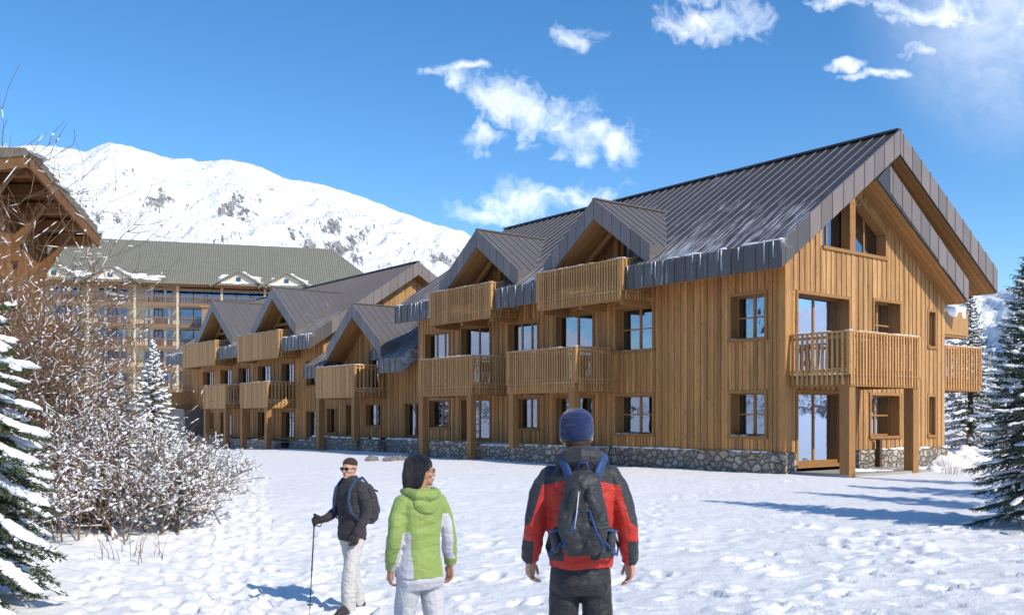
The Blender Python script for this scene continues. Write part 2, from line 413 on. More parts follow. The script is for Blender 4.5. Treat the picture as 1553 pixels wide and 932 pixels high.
def mountain_mat():
    m, t, b = newmat('snowy_mountain')
    v = t.coords((1, 1, 1))
    geo = t.node('ShaderNodeNewGeometry')
    nz = t.node('ShaderNodeSeparateXYZ', {0: geo.outputs['Normal']}).outputs[2]
    n1 = t.noise(v, 0.006, 6, 0.62); n2 = t.noise(t.coords((1.6, 1, 1.2)), 0.03, 9, 0.86); n3 = t.noise(v, 0.0022, 2)
    f = t.math('ADD', t.math('MULTIPLY', n1, 0.30), t.math('MULTIPLY', n2, 1.15))
    f = t.math('ADD', f, t.math('MULTIPLY', n3, 0.35))
    f = t.math('ADD', f, t.math('MULTIPLY', t.math('SUBTRACT', 0.88, nz), 0.45))
    rock = t.ramp(f, 1.15, 1.19)
    rc = t.mix(t.ramp(t.noise(v, 0.06, 7, 0.8), 0.35, 0.6), (0.05, 0.048, 0.05), (0.42, 0.40, 0.39))
    c = t.mix(rock, (0.84, 0.86, 0.89), rc)
    t.l.new(c, b.inputs['Base Color']); b.inputs['Roughness'].default_value = 0.9; b.inputs['Specular IOR Level'].default_value = 0.1
    bump(t, b, t.math('ADD', t.noise(v, 0.018, 7, 0.62), t.math('MULTIPLY', rock, 0.1)), 1.0, 34.0)
    return m
M['mount'] = mountain_mat()
def grid_obj(name, X, Y, Z, mat, label):
    ny, nx = X.shape; me = bpy.data.meshes.new(name)
    verts = np.stack([X.ravel(), Y.ravel(), Z.ravel()], 1); idx = np.arange(nx * ny).reshape(ny, nx)
    q = np.stack([idx[:-1, :-1].ravel(), idx[:-1, 1:].ravel(), idx[1:, 1:].ravel(), idx[1:, :-1].ravel()], 1)
    me.from_pydata(verts.tolist(), [], q.tolist()); me.materials.append(mat)
    me.polygons.foreach_set('use_smooth', [True] * len(me.polygons)); me.update()
    o = bpy.data.objects.new(name, me); COL.objects.link(o); tag(o, label, kind='structure'); return o
def hill_mat():
    m, t, b = newmat('wooded_hills')
    v = t.coords((1, 1, 1))
    z = t.node('ShaderNodeSeparateXYZ', {0: v}).outputs[2]
    f = t.math('ADD', t.noise(v, 0.01, 7, 0.7), t.math('MULTIPLY', z, -0.0012))
    c = t.mix(t.ramp(f, 0.46, 0.56), (0.8, 0.82, 0.86), t.mix(t.noise(v, 0.08, 4), (0.02, 0.03, 0.022), (0.12, 0.10, 0.08)))
    t.l.new(c, b.inputs['Base Color']); b.inputs['Roughness'].default_value = 0.95
    return m
M['hill'] = hill_mat()
def build_mountains():
    us = [-700, -300, 0, 40, 85, 130, 152, 168, 200, 245, 300, 350, 385, 430, 480, 540, 600, 660, 700, 760, 850, 1000, 1150, 1300, 1400, 1440, 1490, 1530, 1600, 1750, 2300]
    vs = [420, 250, 222, 221, 222, 229, 221, 216, 224, 238, 243, 240, 248, 265, 275, 295, 320, 340, 350, 380, 420, 470, 490, 470, 440, 432, 447, 436, 415, 430, 560]
    p = np.linspace(-0.95, 0.95, 900)
    q = np.interp(p, (np.array(us) - 776.5) / 1450, (632 - np.array(vs)) / 1450.0)
    rows = np.concatenate([np.linspace(0, 1, 190), np.linspace(1.02, 1.25, 8)])
    P, Rr = np.meshgrid(p, rows); Q = np.tile(q, (len(rows), 1))
    Yd = 650 + 2050 * Rr
    X = P * Yd; Y = Yd
    H = Q * 2700
    base = np.where(Rr <= 1, (0.30 * Rr + 0.70 * Rr ** 1.6), 1 - (Rr - 1) * 1.6)
    env = np.clip(Rr * (1.02 - Rr) * 4, 0, 1)
    a = 1.30; U = (X * math.cos(a) + Y * math.sin(a)); V = (-X * math.sin(a) + Y * math.cos(a))
    rn = 1 - np.abs(2 * fbm(U / 800 + 3, V / 150, 5, 21, 0.52) - 1)
    rn2 = 1 - np.abs(2 * fbm(U / 260, V / 75 + 5, 5, 33, 0.55) - 1)
    Z = H * base + env * np.clip(H / 600, 0.15, 1) * (210 * (rn - 0.72) + 60 * (rn2 - 0.7)) + np.clip(H / 500, 0, 1) * 9 * (rn2 - 0.7)
    Z -= 3
    grid_obj('mountain_range', X, Y, Z, M['mount'], 'snow covered mountain ridge with scattered rocks behind the hotel')
    an = np.linspace(R(40), R(320), 200); rr = np.linspace(0, 1.2, 40)
    A, Q2 = np.meshgrid(an, rr); D = 900 + 1700 * Q2
    X = np.sin(A) * D; Y = np.cos(A) * D
    hh = (110 + 260 * fbm(A * 2.3, A * 0, 4, 8)) * ss(A, R(40), R(58)) * (1 - ss(A, R(302), R(320)))
    Z = hh * np.where(Q2 <= 1, Q2 ** 1.2, 1 - (Q2 - 1) * 2) + 60 * np.clip(Q2 * 3, 0, 1) * (fbm(X / 200, Y / 200, 5, 12) - 0.5) - 4
    grid_obj('hills', X, Y, Z, M['hill'], 'snowy hills around the rest of the valley')
build_mountains()
# ------------------------------------------------------------------ the timber chalets
TH = math.atan2(0.62, 0.785)
CX, CY = 7.85, 27.5
FR = Matrix.Translation((CX, CY, 0)) @ Matrix.Rotation(TH, 4, 'Z')    # frame: x = t (away from the long facade), y = s (along it), z = height
K = CAMZ
def Pf(t0):                          # on the long facade, outward is -t
    return lambda u, z, d: (t0 - d, u, z)
def Pg(s0):                          # on the gable, outward is -s
    return lambda u, z, d: (u, s0 - d, z)
def Pb(t0):                          # on the rear side, outward is +t
    return lambda u, z, d: (t0 + d, u, z)

def clad(mb, P, u0, u1, zb, top, ops, bw=0.135, m=0, rng=None):
    """vertical boards from zb up to top(u), leaving the openings out; backing sheet too"""
    rng = rng or random.Random(1)
    f = top if callable(top) else (lambda u: top)
    n = max(1, int(round((u1 - u0) / bw))); bw = (u1 - u0) / n
    cuts = sorted(set([u0, u1] + [c for o in ops for c in o[:2] if u0 < c < u1]))
    for a, b in zip(cuts[:-1], cuts[1:]):     # backing
        k = max(1, int((b - a) / 0.7))
        for i in range(k):
            c0 = a + (b - a) * i / k; c1 = a + (b - a) * (i + 1) / k; cm_ = (c0 + c1) / 2
            z = zb; iv = []
            for o in sorted([o for o in ops if o[0] < cm_ < o[1]], key=lambda o: o[2]):
                if o[2] > z: iv.append((z, o[2], False))
                z = max(z, o[3])
            iv.append((z, None, True))
            for z0, z1, t in iv:
                if t:
                    if f(c0) > z0 and f(c1) > z0: mb.boxP(P, c0, c1, z0, f(c0), -0.10, -0.0, m + 1, z1b=f(c1))
                else: mb.boxP(P, c0, c1, z0, z1, -0.10, -0.0, m + 1)
    for i in range(n):
        a = u0 + i * bw + bw * 0.10; b = u0 + (i + 1) * bw - bw * 0.10
        if i % 2: d = 0.030; a -= bw * 0.03; b += bw * 0.03
        else: d = 0.014
        d += rng.uniform(-0.003, 0.003)
        tn = rng.random() ** 1.2
        z = zb; iv = []
        for o in sorted([o for o in ops if o[0] < b + 0.0 and o[1] > a], key=lambda o: o[2]):
            if o[2] > z: iv.append((z, o[2], False))
            z = max(z, o[3])
        iv.append((z, None, True))
        for z0, z1, t in iv:
            if t:
                if f(a) > z0 + .01 and f(b) > z0 + .01: mb.boxP(P, a, b, z0, f(a) , 0.0, d, m, tone=tn, z1b=f(b))
            else: mb.boxP(P, a, b, z0, z1, 0.0, d, m, tone=tn)

def window(parent, org, P, u0, u1, z0, z1, cols=2, rows=2, name='window', reveal=0.30, case=0.09, curt=(1, 1), glass='glass', door=False, snow=False, panes=True):
    mb = MB(org); rng = random.Random(int(u0 * 100 + z0 * 37) & 0xffff)
    c = case; w_ = 0.045
    for (a, b, e, g) in ((u0, u1, z1 - c, z1), (u0, u0 + c, z0, z1 - c), (u1 - c, u1, z0, z1 - c)):
        mb.boxP(P, a, b, e, g, -0.02, w_, 0)
    mb.boxP(P, u0 - (0 if door else 0.03), u1 + (0 if door else 0.03), z0 - 0.03, z0 + 0.06, -0.02, w_ + 0.035, 0)
    a0, a1, b0, b1 = u0 + c * .7, u1 - c * .7, z0 + 0.05, z1 - c * .7
    for (a, b, e, g) in ((a0 - .03, a0, b0, b1), (a1, a1 + .03, b0, b1), (a0, a1, b1, b1 + .03), (a0, a1, b0 - .03, b0)):
        mb.boxP(P, a, b, e, g, -reveal - 0.1, 0.0, 0)
    s = 0.065; D0, D1 = -reveal - 0.045, -reveal
    for (a, b, e, g) in ((a0, a0 + s, b0, b1), (a1 - s, a1, b0, b1), (a0 + s, a1 - s, b1 - s, b1), (a0 + s, a1 - s, b0, b0 + s * (1.6 if door else 1))):
        mb.boxP(P, a, b, e, g, D0, D1, 0)
    for i in range(1, cols):
        x = a0 + (a1 - a0) * i / cols; mb.boxP(P, x - 0.045, x + 0.045, b0 + s, b1 - s, D0, D1 + 0.006, 0)
    for j in range(1, rows):
        z = b0 + (b1 - b0) * j / rows; mb.boxP(P, a0 + s, a1 - s, z - 0.022, z + 0.022, D0 + .01, D1 - 0.004, 0)
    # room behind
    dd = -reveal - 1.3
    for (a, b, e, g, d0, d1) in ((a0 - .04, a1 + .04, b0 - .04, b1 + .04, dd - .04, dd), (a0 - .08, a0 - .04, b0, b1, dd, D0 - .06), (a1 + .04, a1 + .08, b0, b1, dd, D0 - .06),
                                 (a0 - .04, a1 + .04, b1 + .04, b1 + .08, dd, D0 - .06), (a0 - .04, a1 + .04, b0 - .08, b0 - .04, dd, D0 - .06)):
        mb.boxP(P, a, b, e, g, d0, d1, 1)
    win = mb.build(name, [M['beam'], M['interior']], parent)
    g = MB(org); g.boxP(P, a0 + s * .5, a1 - s * .5, b0 + s * .5, b1 - s * .5, D0 + 0.018, D0 + 0.026, 0); g.build('pane', M[glass], win)
    if any(curt):
        W = (a1 - a0)
        for side in (0, 1):
            if not curt[side]: continue
            cu = MB(org)
            cw = W * rng.uniform(0.18, 0.42); k = 9
            x0 = a0 + 0.05 if side == 0 else a1 - 0.05 - cw
            pts = []
            for i in range(k * 2 + 1):
                pts.append((x0 + cw * i / (2 * k), D0 - 0.10 - 0.035 * math.sin(i * 1.7) - 0.01 * rng.random()))
            for (xa, da), (xb, db) in zip(pts[:-1], pts[1:]):
                cu.add([P(xa, b0 + .04, da), P(xb, b0 + .04, db), P(xb, b1, db), P(xa, b1, da)], [(0, 1, 2, 3)], 0)
            cu.build('curtain', M['curtain'], win)
    if snow:
        sn = MB(org); x = u0 + .05
        while x < u1 - .1:
            w2 = rng.uniform(.1, .45); h = rng.uniform(.015, .05)
            if rng.random() < .75:
                c0 = P(min(x + w2 / 2, u1 - .1), z0 + 0.055, -0.02); q = P(1, 0, 0); q0 = P(0, 0, 0)
                along = abs(q[1] - q0[1]) > .5
                sn.ell(c0, (0.06, w2 / 2, h) if along else (w2 / 2, 0.06, h), 10, 6, jit=.3, seed=rng.random() * 9)
            x += w2
        if sn.v: sn.build('sill_snow', M['snow'], win, smooth=True)
    return win

def lumps(mb, p0, p1, wid, h, rng, cover=0.8, lmin=.12, lmax=.5, m=0):
    """a broken line of settled snow from p0 to p1"""
    p0 = Vector(p0); p1 = Vector(p1); L = (p1 - p0).length; d = (p1 - p0) / L; x = 0
    ang = math.atan2(d.y, d.x)
    while x < L - .05:
        w2 = min(rng.uniform(lmin, lmax), L - x)
        if rng.random() < cover:
            mb.ell(p0 + d * (x + w2 / 2), (w2 * .62, wid / 2 * rng.uniform(.75, 1.1), h * rng.uniform(.6, 1.3)), 9, 6, m=m, rot=Matrix.Rotation(ang, 3, 'Z'), jit=.25, seed=rng.random() * 50)
        x += w2

def balcony(parent, org, corners, zb, zr, slab_poly, posts=(), snow=True, solid=(), spacing=0.125, sw=0.064, seed=3, mat='slat'):
    """corners: polyline (t,s) of the railing; slab_poly: (t,s) outline of the floor"""
    rng = random.Random(seed)
    zf = zb + 0.22
    mb = MB(org)
    mb.prism([(t, s, zf - 0.16) for t, s in slab_poly], (0, 0, 0.16), 0)
    for (a, b) in zip(corners[:-1], corners[1:]):
        A = Vector((*a, zf - 0.2)); B = Vector((*b, zf - 0.2)); mb.beam(A, B, 0.07, 0.24, 0)
    bal = mb.build('balcony', [M['beam']], parent)
    rl = MB(org)
    for k, (a, b) in enumerate(zip(corners[:-1], corners[1:])):
        A = Vector((*a, 0)); B = Vector((*b, 0)); L = (B - A).length; d = (B - A) / L
        nrm = Vector((d.y, -d.x, 0))
        cen = Vector((sum(q_[0] for q_ in slab_poly) / len(slab_poly), sum(q_[1] for q_ in slab_poly) / len(slab_poly), 0))
        if nrm.dot((A + B) / 2 - cen) < 0: nrm = -nrm
        n = int(L / (spacing if k not in solid else 0.125)); sp = L / n
        for i in range(n + 1):
            if i == n and k < len(corners) - 2: continue
            p = A + d * min(max(sp * i, 0.03), L - 0.03)
            tn = rng.random(); w_ = (sw if k not in solid else 0.118) * rng.uniform(.93, 1.05)
            q = p + nrm * (0.055)
            rl.beam(q + Vector((0, 0, zb - 0.05 + rng.uniform(-.012, .012))), q + Vector((0, 0, zr - 0.03)), w_, 0.028, 0, tn, up=nrm)
        ztop = Vector((0, 0, zr))
        rl.beam(A + ztop - d * .04, B + ztop + d * .04, 0.13, 0.05, 0, rng.random())
        rl.beam(A + Vector((0, 0, zr - .13)), B + Vector((0, 0, zr - .13)), 0.05, 0.08, 0, rng.random())
        rl.beam(A + Vector((0, 0, zf + .12)), B + Vector((0, 0, zf + .12)), 0.05, 0.08, 0, rng.random())
    for p in corners[1:-1] if len(corners) > 2 else []:
        rl.beam((p[0], p[1], zf), (p[0], p[1], zr), 0.11, 0.11, 0, rng.random(), up=(1, 0, 0))
    rail = rl.build('railing', [M[mat]], bal)
    if snow:
        sn = MB(org)
        for a, b in zip(corners[:-1], corners[1:]):
            lumps(sn, (*a, zr + .028), (*b, zr + .028), .11, .022, rng, .85)
            lumps(sn, (*a, zf + .165), (*b, zf + .165), .06, .02, rng, .55, .08, .3)
        sn.prism([(t * .98, s, zf + .003) for t, s in slab_poly], (0, 0, .03), 0)
        sn.build('railing_snow', M['snow'], bal, smooth=True)
    return bal

def post(parent, org, t, s, z0, z1, w_=0.26):
    mb = MB(org); mb.box(t - w_ / 2, t + w_ / 2, s - w_ / 2, s + w_ / 2, z0, z1)
    return mb.build('post', M['beam'], parent)

def seam_rib(mb, p0, p1, h=0.032, w_=0.013, m=0):
    mb.beam(Vector(p0) + Vector((0, 0, h / 2)), Vector(p1) + Vector((0, 0, h / 2)), w_, h, m, 0.9)

def slope_planks(mb, pa, pb, adir, L, m, bw=0.17, rng=None, thick=0.03):
    """planks running from pa to pb, repeated along adir over length L"""
    pa = Vector(pa); pb = Vector(pb); ad = Vector(adir).normalized(); n = max(1, int(L / bw)); bw = L / n
    for i in range(n):
        o = ad * (i * bw + 0.006); o2 = ad * ((i + 1) * bw - 0.006)
        dz = Vector((0, 0, -thick - (0.006 if i % 2 else 0)))
        mb.hexa([pa + o, pa + o2, pa + o2 + dz, pa + o + dz, pb + o, pb + o2, pb + o2 + dz, pb + o + dz], m, (rng or mb.rng).random())

SEAM = 0.42
def roof_left(mb, te, ze, k, tr, sa, sb, th, cuts):
    """sunlit-away slope: slab pieces between cuts, seams, soffit planks; th = vertical thickness"""
    zt = lambda t: ze + k * (t - te)
    zr = zt(tr)
    segs = []; s = sa
    for (c0, c1, tc) in sorted(cuts):
        if c0 > s: segs.append((s, c0, te))
        segs.append((c0, c1, tc)); s = c1
    if s < sb: segs.append((s, sb, te))
    for (a, b, t0) in segs:
        pts = [(t0, a, zt(t0)), (tr, a, zr), (tr, a, zr - th), (t0, a, zt(t0) - th)]
        mb.prism(pts, (0, b - a, 0), 0)
        slope_planks(mb, (t0 + .04, a + .01, zt(t0 + .04) - th - .002), (min(tr, 0.5 + te + 1.2), a + .01, zt(min(tr, 0.5 + te + 1.2)) - th - .002), (0, 1, 0), b - a - .02, 1)
    def t0at(s):
        for (a, b, t0) in segs:
            if a <= s <= b: return t0
        return te
    s = sa + 0.02
    while s < sb:
        t0 = t0at(s)
        seam_rib(mb, (t0, s, zt(t0)), (tr, s, zr), m=3)
        s += SEAM
    return zt

def fascia_ribs(mb, P, pts0, pts1, step, h, d=0.02, m=0):
    pass

def main_like(name, label, cat, org_ts, Q):
    t0 = Q['t0']; te = t0 - 1.2; s0 = Q['s0']; s1 = Q['s1']; so = 0.75; th = 0.72
    ze = Q['ze']; k = Q['k']; tr = Q['tr']; zr = ze + k * (tr - te); zg = Q['zg']
    org = (*org_ts, Q['zbase'])
    W = FR @ Vector(org)
    root = empty(name, W, TH, label, cat)
    cuts = Q['cuts']
    zt = lambda t: ze + k * (t - te)
    # ---- roof
    rf = MB(org)
    roof_left(rf, te, ze, k, tr, s0 - so, s1, th, cuts)
    kr = Q['kr']; tu = Q['tu']; zu = zr - kr * (tu - tr)
    # upper right slope
    rf.prism([(tr, s0 - so, zr), (tu, s0 - so, zu), (tu, s0 - so, zu - .80), (tr, s0 - so, zr - .74)], (0, s1 - s0 + so, 0), 0)
    slope_planks(rf, (tr, s0 - so + .05, zr - .745), (tu - .02, s0 - so + .05, zu - .795), (0, 1, 0), 3.2 if Q.get('double') else 1.6, 1)
    s = s0 - so + .02
    while s < s1: seam_rib(rf, (tr, s, zr), (tu, s, zu)); s += SEAM
    rf.beam((tr, s0 - so, zr + .03), (tr, s1, zr + .03), 0.22, 0.07, 2)           # ridge cap
    if Q.get('double'):
        ta, za, tb_, zb_ = 4.27, 7.76 + K, 9.28, 4.64 + K
        tc, zc = 3.61, 7.25 + K; td, zd = 9.28, 3.92 + K
        rf.prism([(ta, s0 - so, za), (tb_, s0 - so, zb_), (td, s0 - so, zd), (tc, s0 - so, zc)], (0, 14, 0), 0)
        slope_planks(rf, (tc, s0 - so + .05, zc - .003), (td - .02, s0 - so + .05, zd - .003), (0, 1, 0), 1.8, 1)
    # ribs of the barge boards and eave fascia
    y = s0 - so
    def barge(ta, za, tb2, zb2, h0, h1, step=0.52):
        n = int(abs(tb2 - ta) / step)
        for i in range(n + 1):
            f = (i + .35) / n
            if f > 1: break
            t = ta + (tb2 - ta) * f; z = za + (zb2 - za) * f; h = h0 + (h1 - h0) * f
            rf.box(t - .012, t + .012, y - .028, y, z - h + .005, z + .03, 3, 0.0)
            rf.box(t + .014, t + .022, y - .006, y - .002, z - h + .005, z, 4, 0.0)
    # panels of slightly different tone, laid on the board
    def panels(ta, za, tb2, zb2, h0, h1, step=0.52):
        n = int(abs(tb2 - ta) / step); rng = random.Random(int(za * 10))
        cut = [0] + [(i + .35) / n for i in range(n) if (i + .35) / n < 1] + [1]
        for f0, f1 in zip(cut[:-1], cut[1:]):
            a = ta + (tb2 - ta) * f0; b = ta + (tb2 - ta) * f1; A = za + (zb2 - za) * f0; B = za + (zb2 - za) * f1
            hA = h0 + (h1 - h0) * f0; hB = h0 + (h1 - h0) * f1; g = .012 if b > a else -.012
            rf.hexa([(a + g, y - .012, A - hA), (b - g, y - .012, B - hB), (b - g, y, B - hB), (a + g, y, A - hA),
                     (a + g, y - .012, A + .012), (b - g, y - .012, B + .012), (b - g, y, B + .012), (a + g, y, A + .012)], 3, rng.random())
    for a in ((te, ze, tr, zr, .72, .74), (tr, zr, tu, zu, .74, .80)): barge(*a); panels(*a)
    if Q.get('double'):
        barge(ta, za, tb_, zb_, .85, .72); panels(ta + .02, za, tb_, zb_, .80, .72)
    roof = rf.build('roof', [M['zinc'], M['soffit'], M['zinc'], M['zincf'], M['interior']], root)
    rng = random.Random(5)
    s = s0 - so; eave = []
    for (c0, c1, tc_) in sorted(cuts) + [(s1, s1, te)]:
        if c0 > s: eave.append((s, c0))
        s = c1
    for a, b in eave:
        fb = MB(org)
        n = max(1, int((b - a) / SEAM))
        for i in range(n):
            x0 = a + (b - a) * i / n; x1 = a + (b - a) * (i + 1) / n
            fb.box(te - .014, te - .001, x0 + .012, x1 - .012, ze - th, ze + .012, 0, rng.random())
            fb.box(te - .036, te - .001, x1 - .011, x1 + .011, ze - th, ze + .03, 0, rng.random())
        for (c, sg) in ((a, -1), (b, 1)):       # cut ends of the eave
            fb.prism([(te, c + sg * .002, ze), (te + 1.3, c + sg * .002, ze + k * 1.3), (te + 1.3, c + sg * .002, ze + k * 1.3 - th), (te, c + sg * .002, ze - th)], (0, sg * .012, 0), 0)
        fb.build('eave_fascia', [M['ice']], roof)
    es = MB(org); rg = random.Random(31)
    for a, b in eave:
        lumps(es, (te + .08, a, ze + .06), (te + .08, b, ze + .06), .22, .035, rg, .28, .15, .6)
        s = a + .1
        while s < b:                      # a few icicles
            if rg.random() < .3: es.tube([(te - .03, s, ze + .02), (te - .035, s, ze - rg.uniform(.15, .6))], [.016, .004], 5)
            s += rg.uniform(.08, .3)
    if es.v: es.build('eave_snow', M['snow'], roof, smooth=True)
    # ---- dormers
    for (c, hw, td, zrd, kd) in Q['dormers']:
        dormer(root, org, c, hw, td, zrd, kd, te, ze, k, t0, Q['cutw'])
    # ---- walls
    ops_f = [(o[0], o[1], o[2] + K, o[3] + K) for o in Q['win_f']]
    ops_g = [(o[0], o[1], o[2] + K, o[3] + K) for o in Q['win_g']]
    wl = MB(org)
    def topf(u):
        for (c0, c1, tc_) in cuts:
            if c0 - .01 <= u <= c1 + .01: return Q['zbal'] + K - 0.02
        return zt(t0) - th + .02
    zs = Q['zstone'] + K
    cc = sorted(set([s0, s1] + [x for c in cuts for x in c[:2]]))
    for a, b in zip(cc[:-1], cc[1:]):
        clad(wl, Pf(t0), a, b, zs, topf((a + b) / 2), [o for o in ops_f if o[0] < b and o[1] > a], rng=random.Random(int(a * 9)))
    tg1 = Q['tg1']
    def topg(u):
        if u <= tr: z = zt(u) - th
        else: z = zr - kr * (u - tr) - .74
        if Q.get('double') and u > 3.61: z = min(z, 7.25 + K - (3.33 / 5.67) * (u - 3.61))
        return z + .02
    brk = [t0, 3.61 if Q.get('double') else tr, tg1]
    for a, b in zip(brk[:-1], brk[1:]):
        clad(wl, Pg(s0), a, b, zs, topg, ops_g, m=2, rng=random.Random(int(a * 7) + 3))
    if Q.get('double'):
        for (ua, ub, uz) in ((4.3, 5.2, 8.55), (5.2, 6.6, 7.9), (6.6, 8.2, 7.0), (8.2, 10.9, 6.2)):
            clad(wl, Pg(s0 + .02), ua, ub, uz, lambda u: zr - kr * (u - tr) - .72, [], m=2)
    wl.box(tg1 - .1, tg1, s0 + .1, s1, zs - .6, Q['zwall'] + K, 3)
    wl.box(t0 + .12, tg1 - .1, s1 - .12, s1, zs - .6, Q['zwall'] + K, 3)
    # gable triangle of the far end
    wl.prism([(t0, s1 - .1, Q['zwall'] + K), (tg1, s1 - .1, Q['zwall'] + K), (tr, s1 - .1, zr - .75)], (0, .08, 0), 3)
    # corner boards
    for (a, b) in ((t0 - .045, t0 + .16),):
        wl.box(a, b, s0 - .05, s0 - .032, zs, zt(t0) - th, 0, .6)
        wl.box(t0 - .05, t0 - .032, s0 - .04, s0 + .16, zs, zt(t0) - th, 0, .6)
    wl.build('wall', [M['wood'], M['wood'], M['woodg'], M['woodg']], root)
    st = MB(org)
    for (P, a, b, d, z1) in Q['stone']:
        st.boxP(P, a, b, Q['zbase'] - 1.0, z1 + K, -.3, d, 0)
    stone = st.build('stone_base', M['stone'], root)
    sn = MB(org); rng = random.Random(8)
    for (P, a, b, d, z1) in Q['stone']:
        p0 = Vector(P(a + .05, z1 + K, d - .05)); p1 = Vector(P(b - .05, z1 + K, d - .05))
        lumps(sn, p0, p1, .16, .035, rng, Q.get('snowcov', .45), .15, .7)
    sn.build('ledge_snow', M['snow'], stone, smooth=True)
    # windows
    for (u0, u1, z0, z1, c, r, kind) in Q['win_f']:
        window(root, org, Pf(t0), u0, u1, z0 + K, z1 + K, c, r, name='glass_door' if kind == 'd' else 'window', door=kind == 'd', snow=(kind == 's'), reveal=.32 if not Q.get('double') is None and u0 < 7 else .20)
    for (u0, u1, z0, z1, c, r, kind) in Q['win_g']:
        if kind == 'x': continue
        window(root, org, Pg(s0), u0, u1, z0 + K, z1 + K, c, r, name='glass_door' if kind == 'd' else 'window', door=kind == 'd', snow=False, reveal=.34 if u1 - u0 > 1 else .10)
    return root, org

def dormer(root, org, c, hw, td, zr, kd, te, ze, k, t0, cutw):
    zd = lambda s: zr - kd * abs(s - c)
    ti = lambda s: te + (zd(s) - ze) / k
    th = .68
    d = MB(org)
    for sg in (-1, 1):
        e = c + sg * hw
        top = [(td, c, zr), (ti(c) + .12, c, zr), (max(ti(e), td + .1) + .12, e, zd(e)), (td, e, zd(e))]
        bot = [(x, y, z - .3) for x, y, z in top]
        d.hexa(bot + top, 0)
        # barge board with vertical joints
        n = 6; rng = random.Random(int(c * 10) + sg)
        for i in range(n):
            a = c + sg * hw * i / n; b = c + sg * hw * (i + 1) / n; g = sg * .010
            A = zd(a); B = zd(b)
            d.hexa([(td - .03, a + g, A - th), (td - .03, b - g, B - th), (td + .02, b - g, B - th), (td + .02, a + g, A - th),
                    (td - .03, a + g, A + .012), (td - .03, b - g, B + .012), (td + .02, b - g, B + .012), (td + .02, a + g, A + .012)], 1, rng.random())
        # solid core behind the board, so that the soffit sits at its lower edge
        te_ = max(ti(e), td + .1)
        d.hexa([(td + .02, c, zr - th), (td + 1.9, c, zr - th), (td + 1.9, e, zd(e) - th), (td + .02, e, zd(e) - th),
                (td + .02, c, zr - .28), (td + 1.9, c, zr - .28), (td + 1.9, e, zd(e) - .28), (td + .02, e, zd(e) - .28)], 1)
        m_ = int(1.85 / .16)
        for i in range(m_):
            x0 = td + .03 + i * .16 + .004; x1 = x0 + .152
            d.hexa([(x0, c, zr - th - .025), (x1, c, zr - th - .025), (x1, e - sg * .05, zd(e) - th - .025 + .05 * kd), (x0, e - sg * .05, zd(e) - th - .025 + .05 * kd),
                    (x0, c, zr - th - .002), (x1, c, zr - th - .002), (x1, e - sg * .05, zd(e) - th - .002 + .05 * kd), (x0, e - sg * .05, zd(e) - th - .002 + .05 * kd)], 2, rng.random())
        t = td + .2
        while t < ti(c):
            # down the slope until it meets the main roof
            x = hw
            if ti(e) < t: x = (ti(c) - t) * k / kd
            if x > .15: seam_rib(d, (t, c, zr), (t, c + sg * min(x, hw), zr - kd * min(x, hw)), .03, .02, 1)
            t += .42
    d.beam((td - .02, c, zr + .02), (ti(c), c, zr + .02), .16, .05, 0)
    dm = d.build('dormer', [M['zincd'], M['zincf'], M['soffit']], root)
    return dm

def dormer_recess(root, org, s0, s1, tw, zf, c, zr, kd, beam_m=True, zcap=None):
    """set-back wall, window and braces inside a dormer"""
    w_ = MB(org)
    top = lambda u: zr - kd * abs(u - c) - .70
    op = (c - 1.55, c + .15, zf + .05, zf + 2.05)
    for a, b in ((s0 - .3, c), (c, s1 + .3)):
        clad(w_, Pf(tw), a, b, zf - .3, top, [op], rng=random.Random(3))
    for sg in (-1, 1):
        a = c + sg * 2.2
        w_.beam((tw - .12, c + .25, zf), (tw - .12, c + .25, zr - .8), .16, .16, 2, up=(1, 0, 0)) if sg > 0 else None
        w_.beam((tw - .5, c + sg * .1, zr - 1.0), (tw - .5, a, zr - 1.0 - kd * 2.1), .14, .18, 2)
    w_.beam((tw - .5, c - 1.9, zr - 2.05), (tw - .5, c + 1.9, zr - 2.05), .12, .16, 2)
    fl = [(tw, s0 - .1, zf - .14), (tw, s1 + .1, zf - .14), (tw - 1.0, s1 + .1, zf - .14), (tw - 1.0, s0 - .1, zf - .14)]
    w_.prism(fl, (0, 0, .12), 2)
    w_.build('recess_wall', [M['wood'], M['wood'], M['beam']], root)
    window(root, org, Pf(tw), op[0], op[1], op[2], op[3], 2, 1, name='glass_door', door=True, reveal=.1)

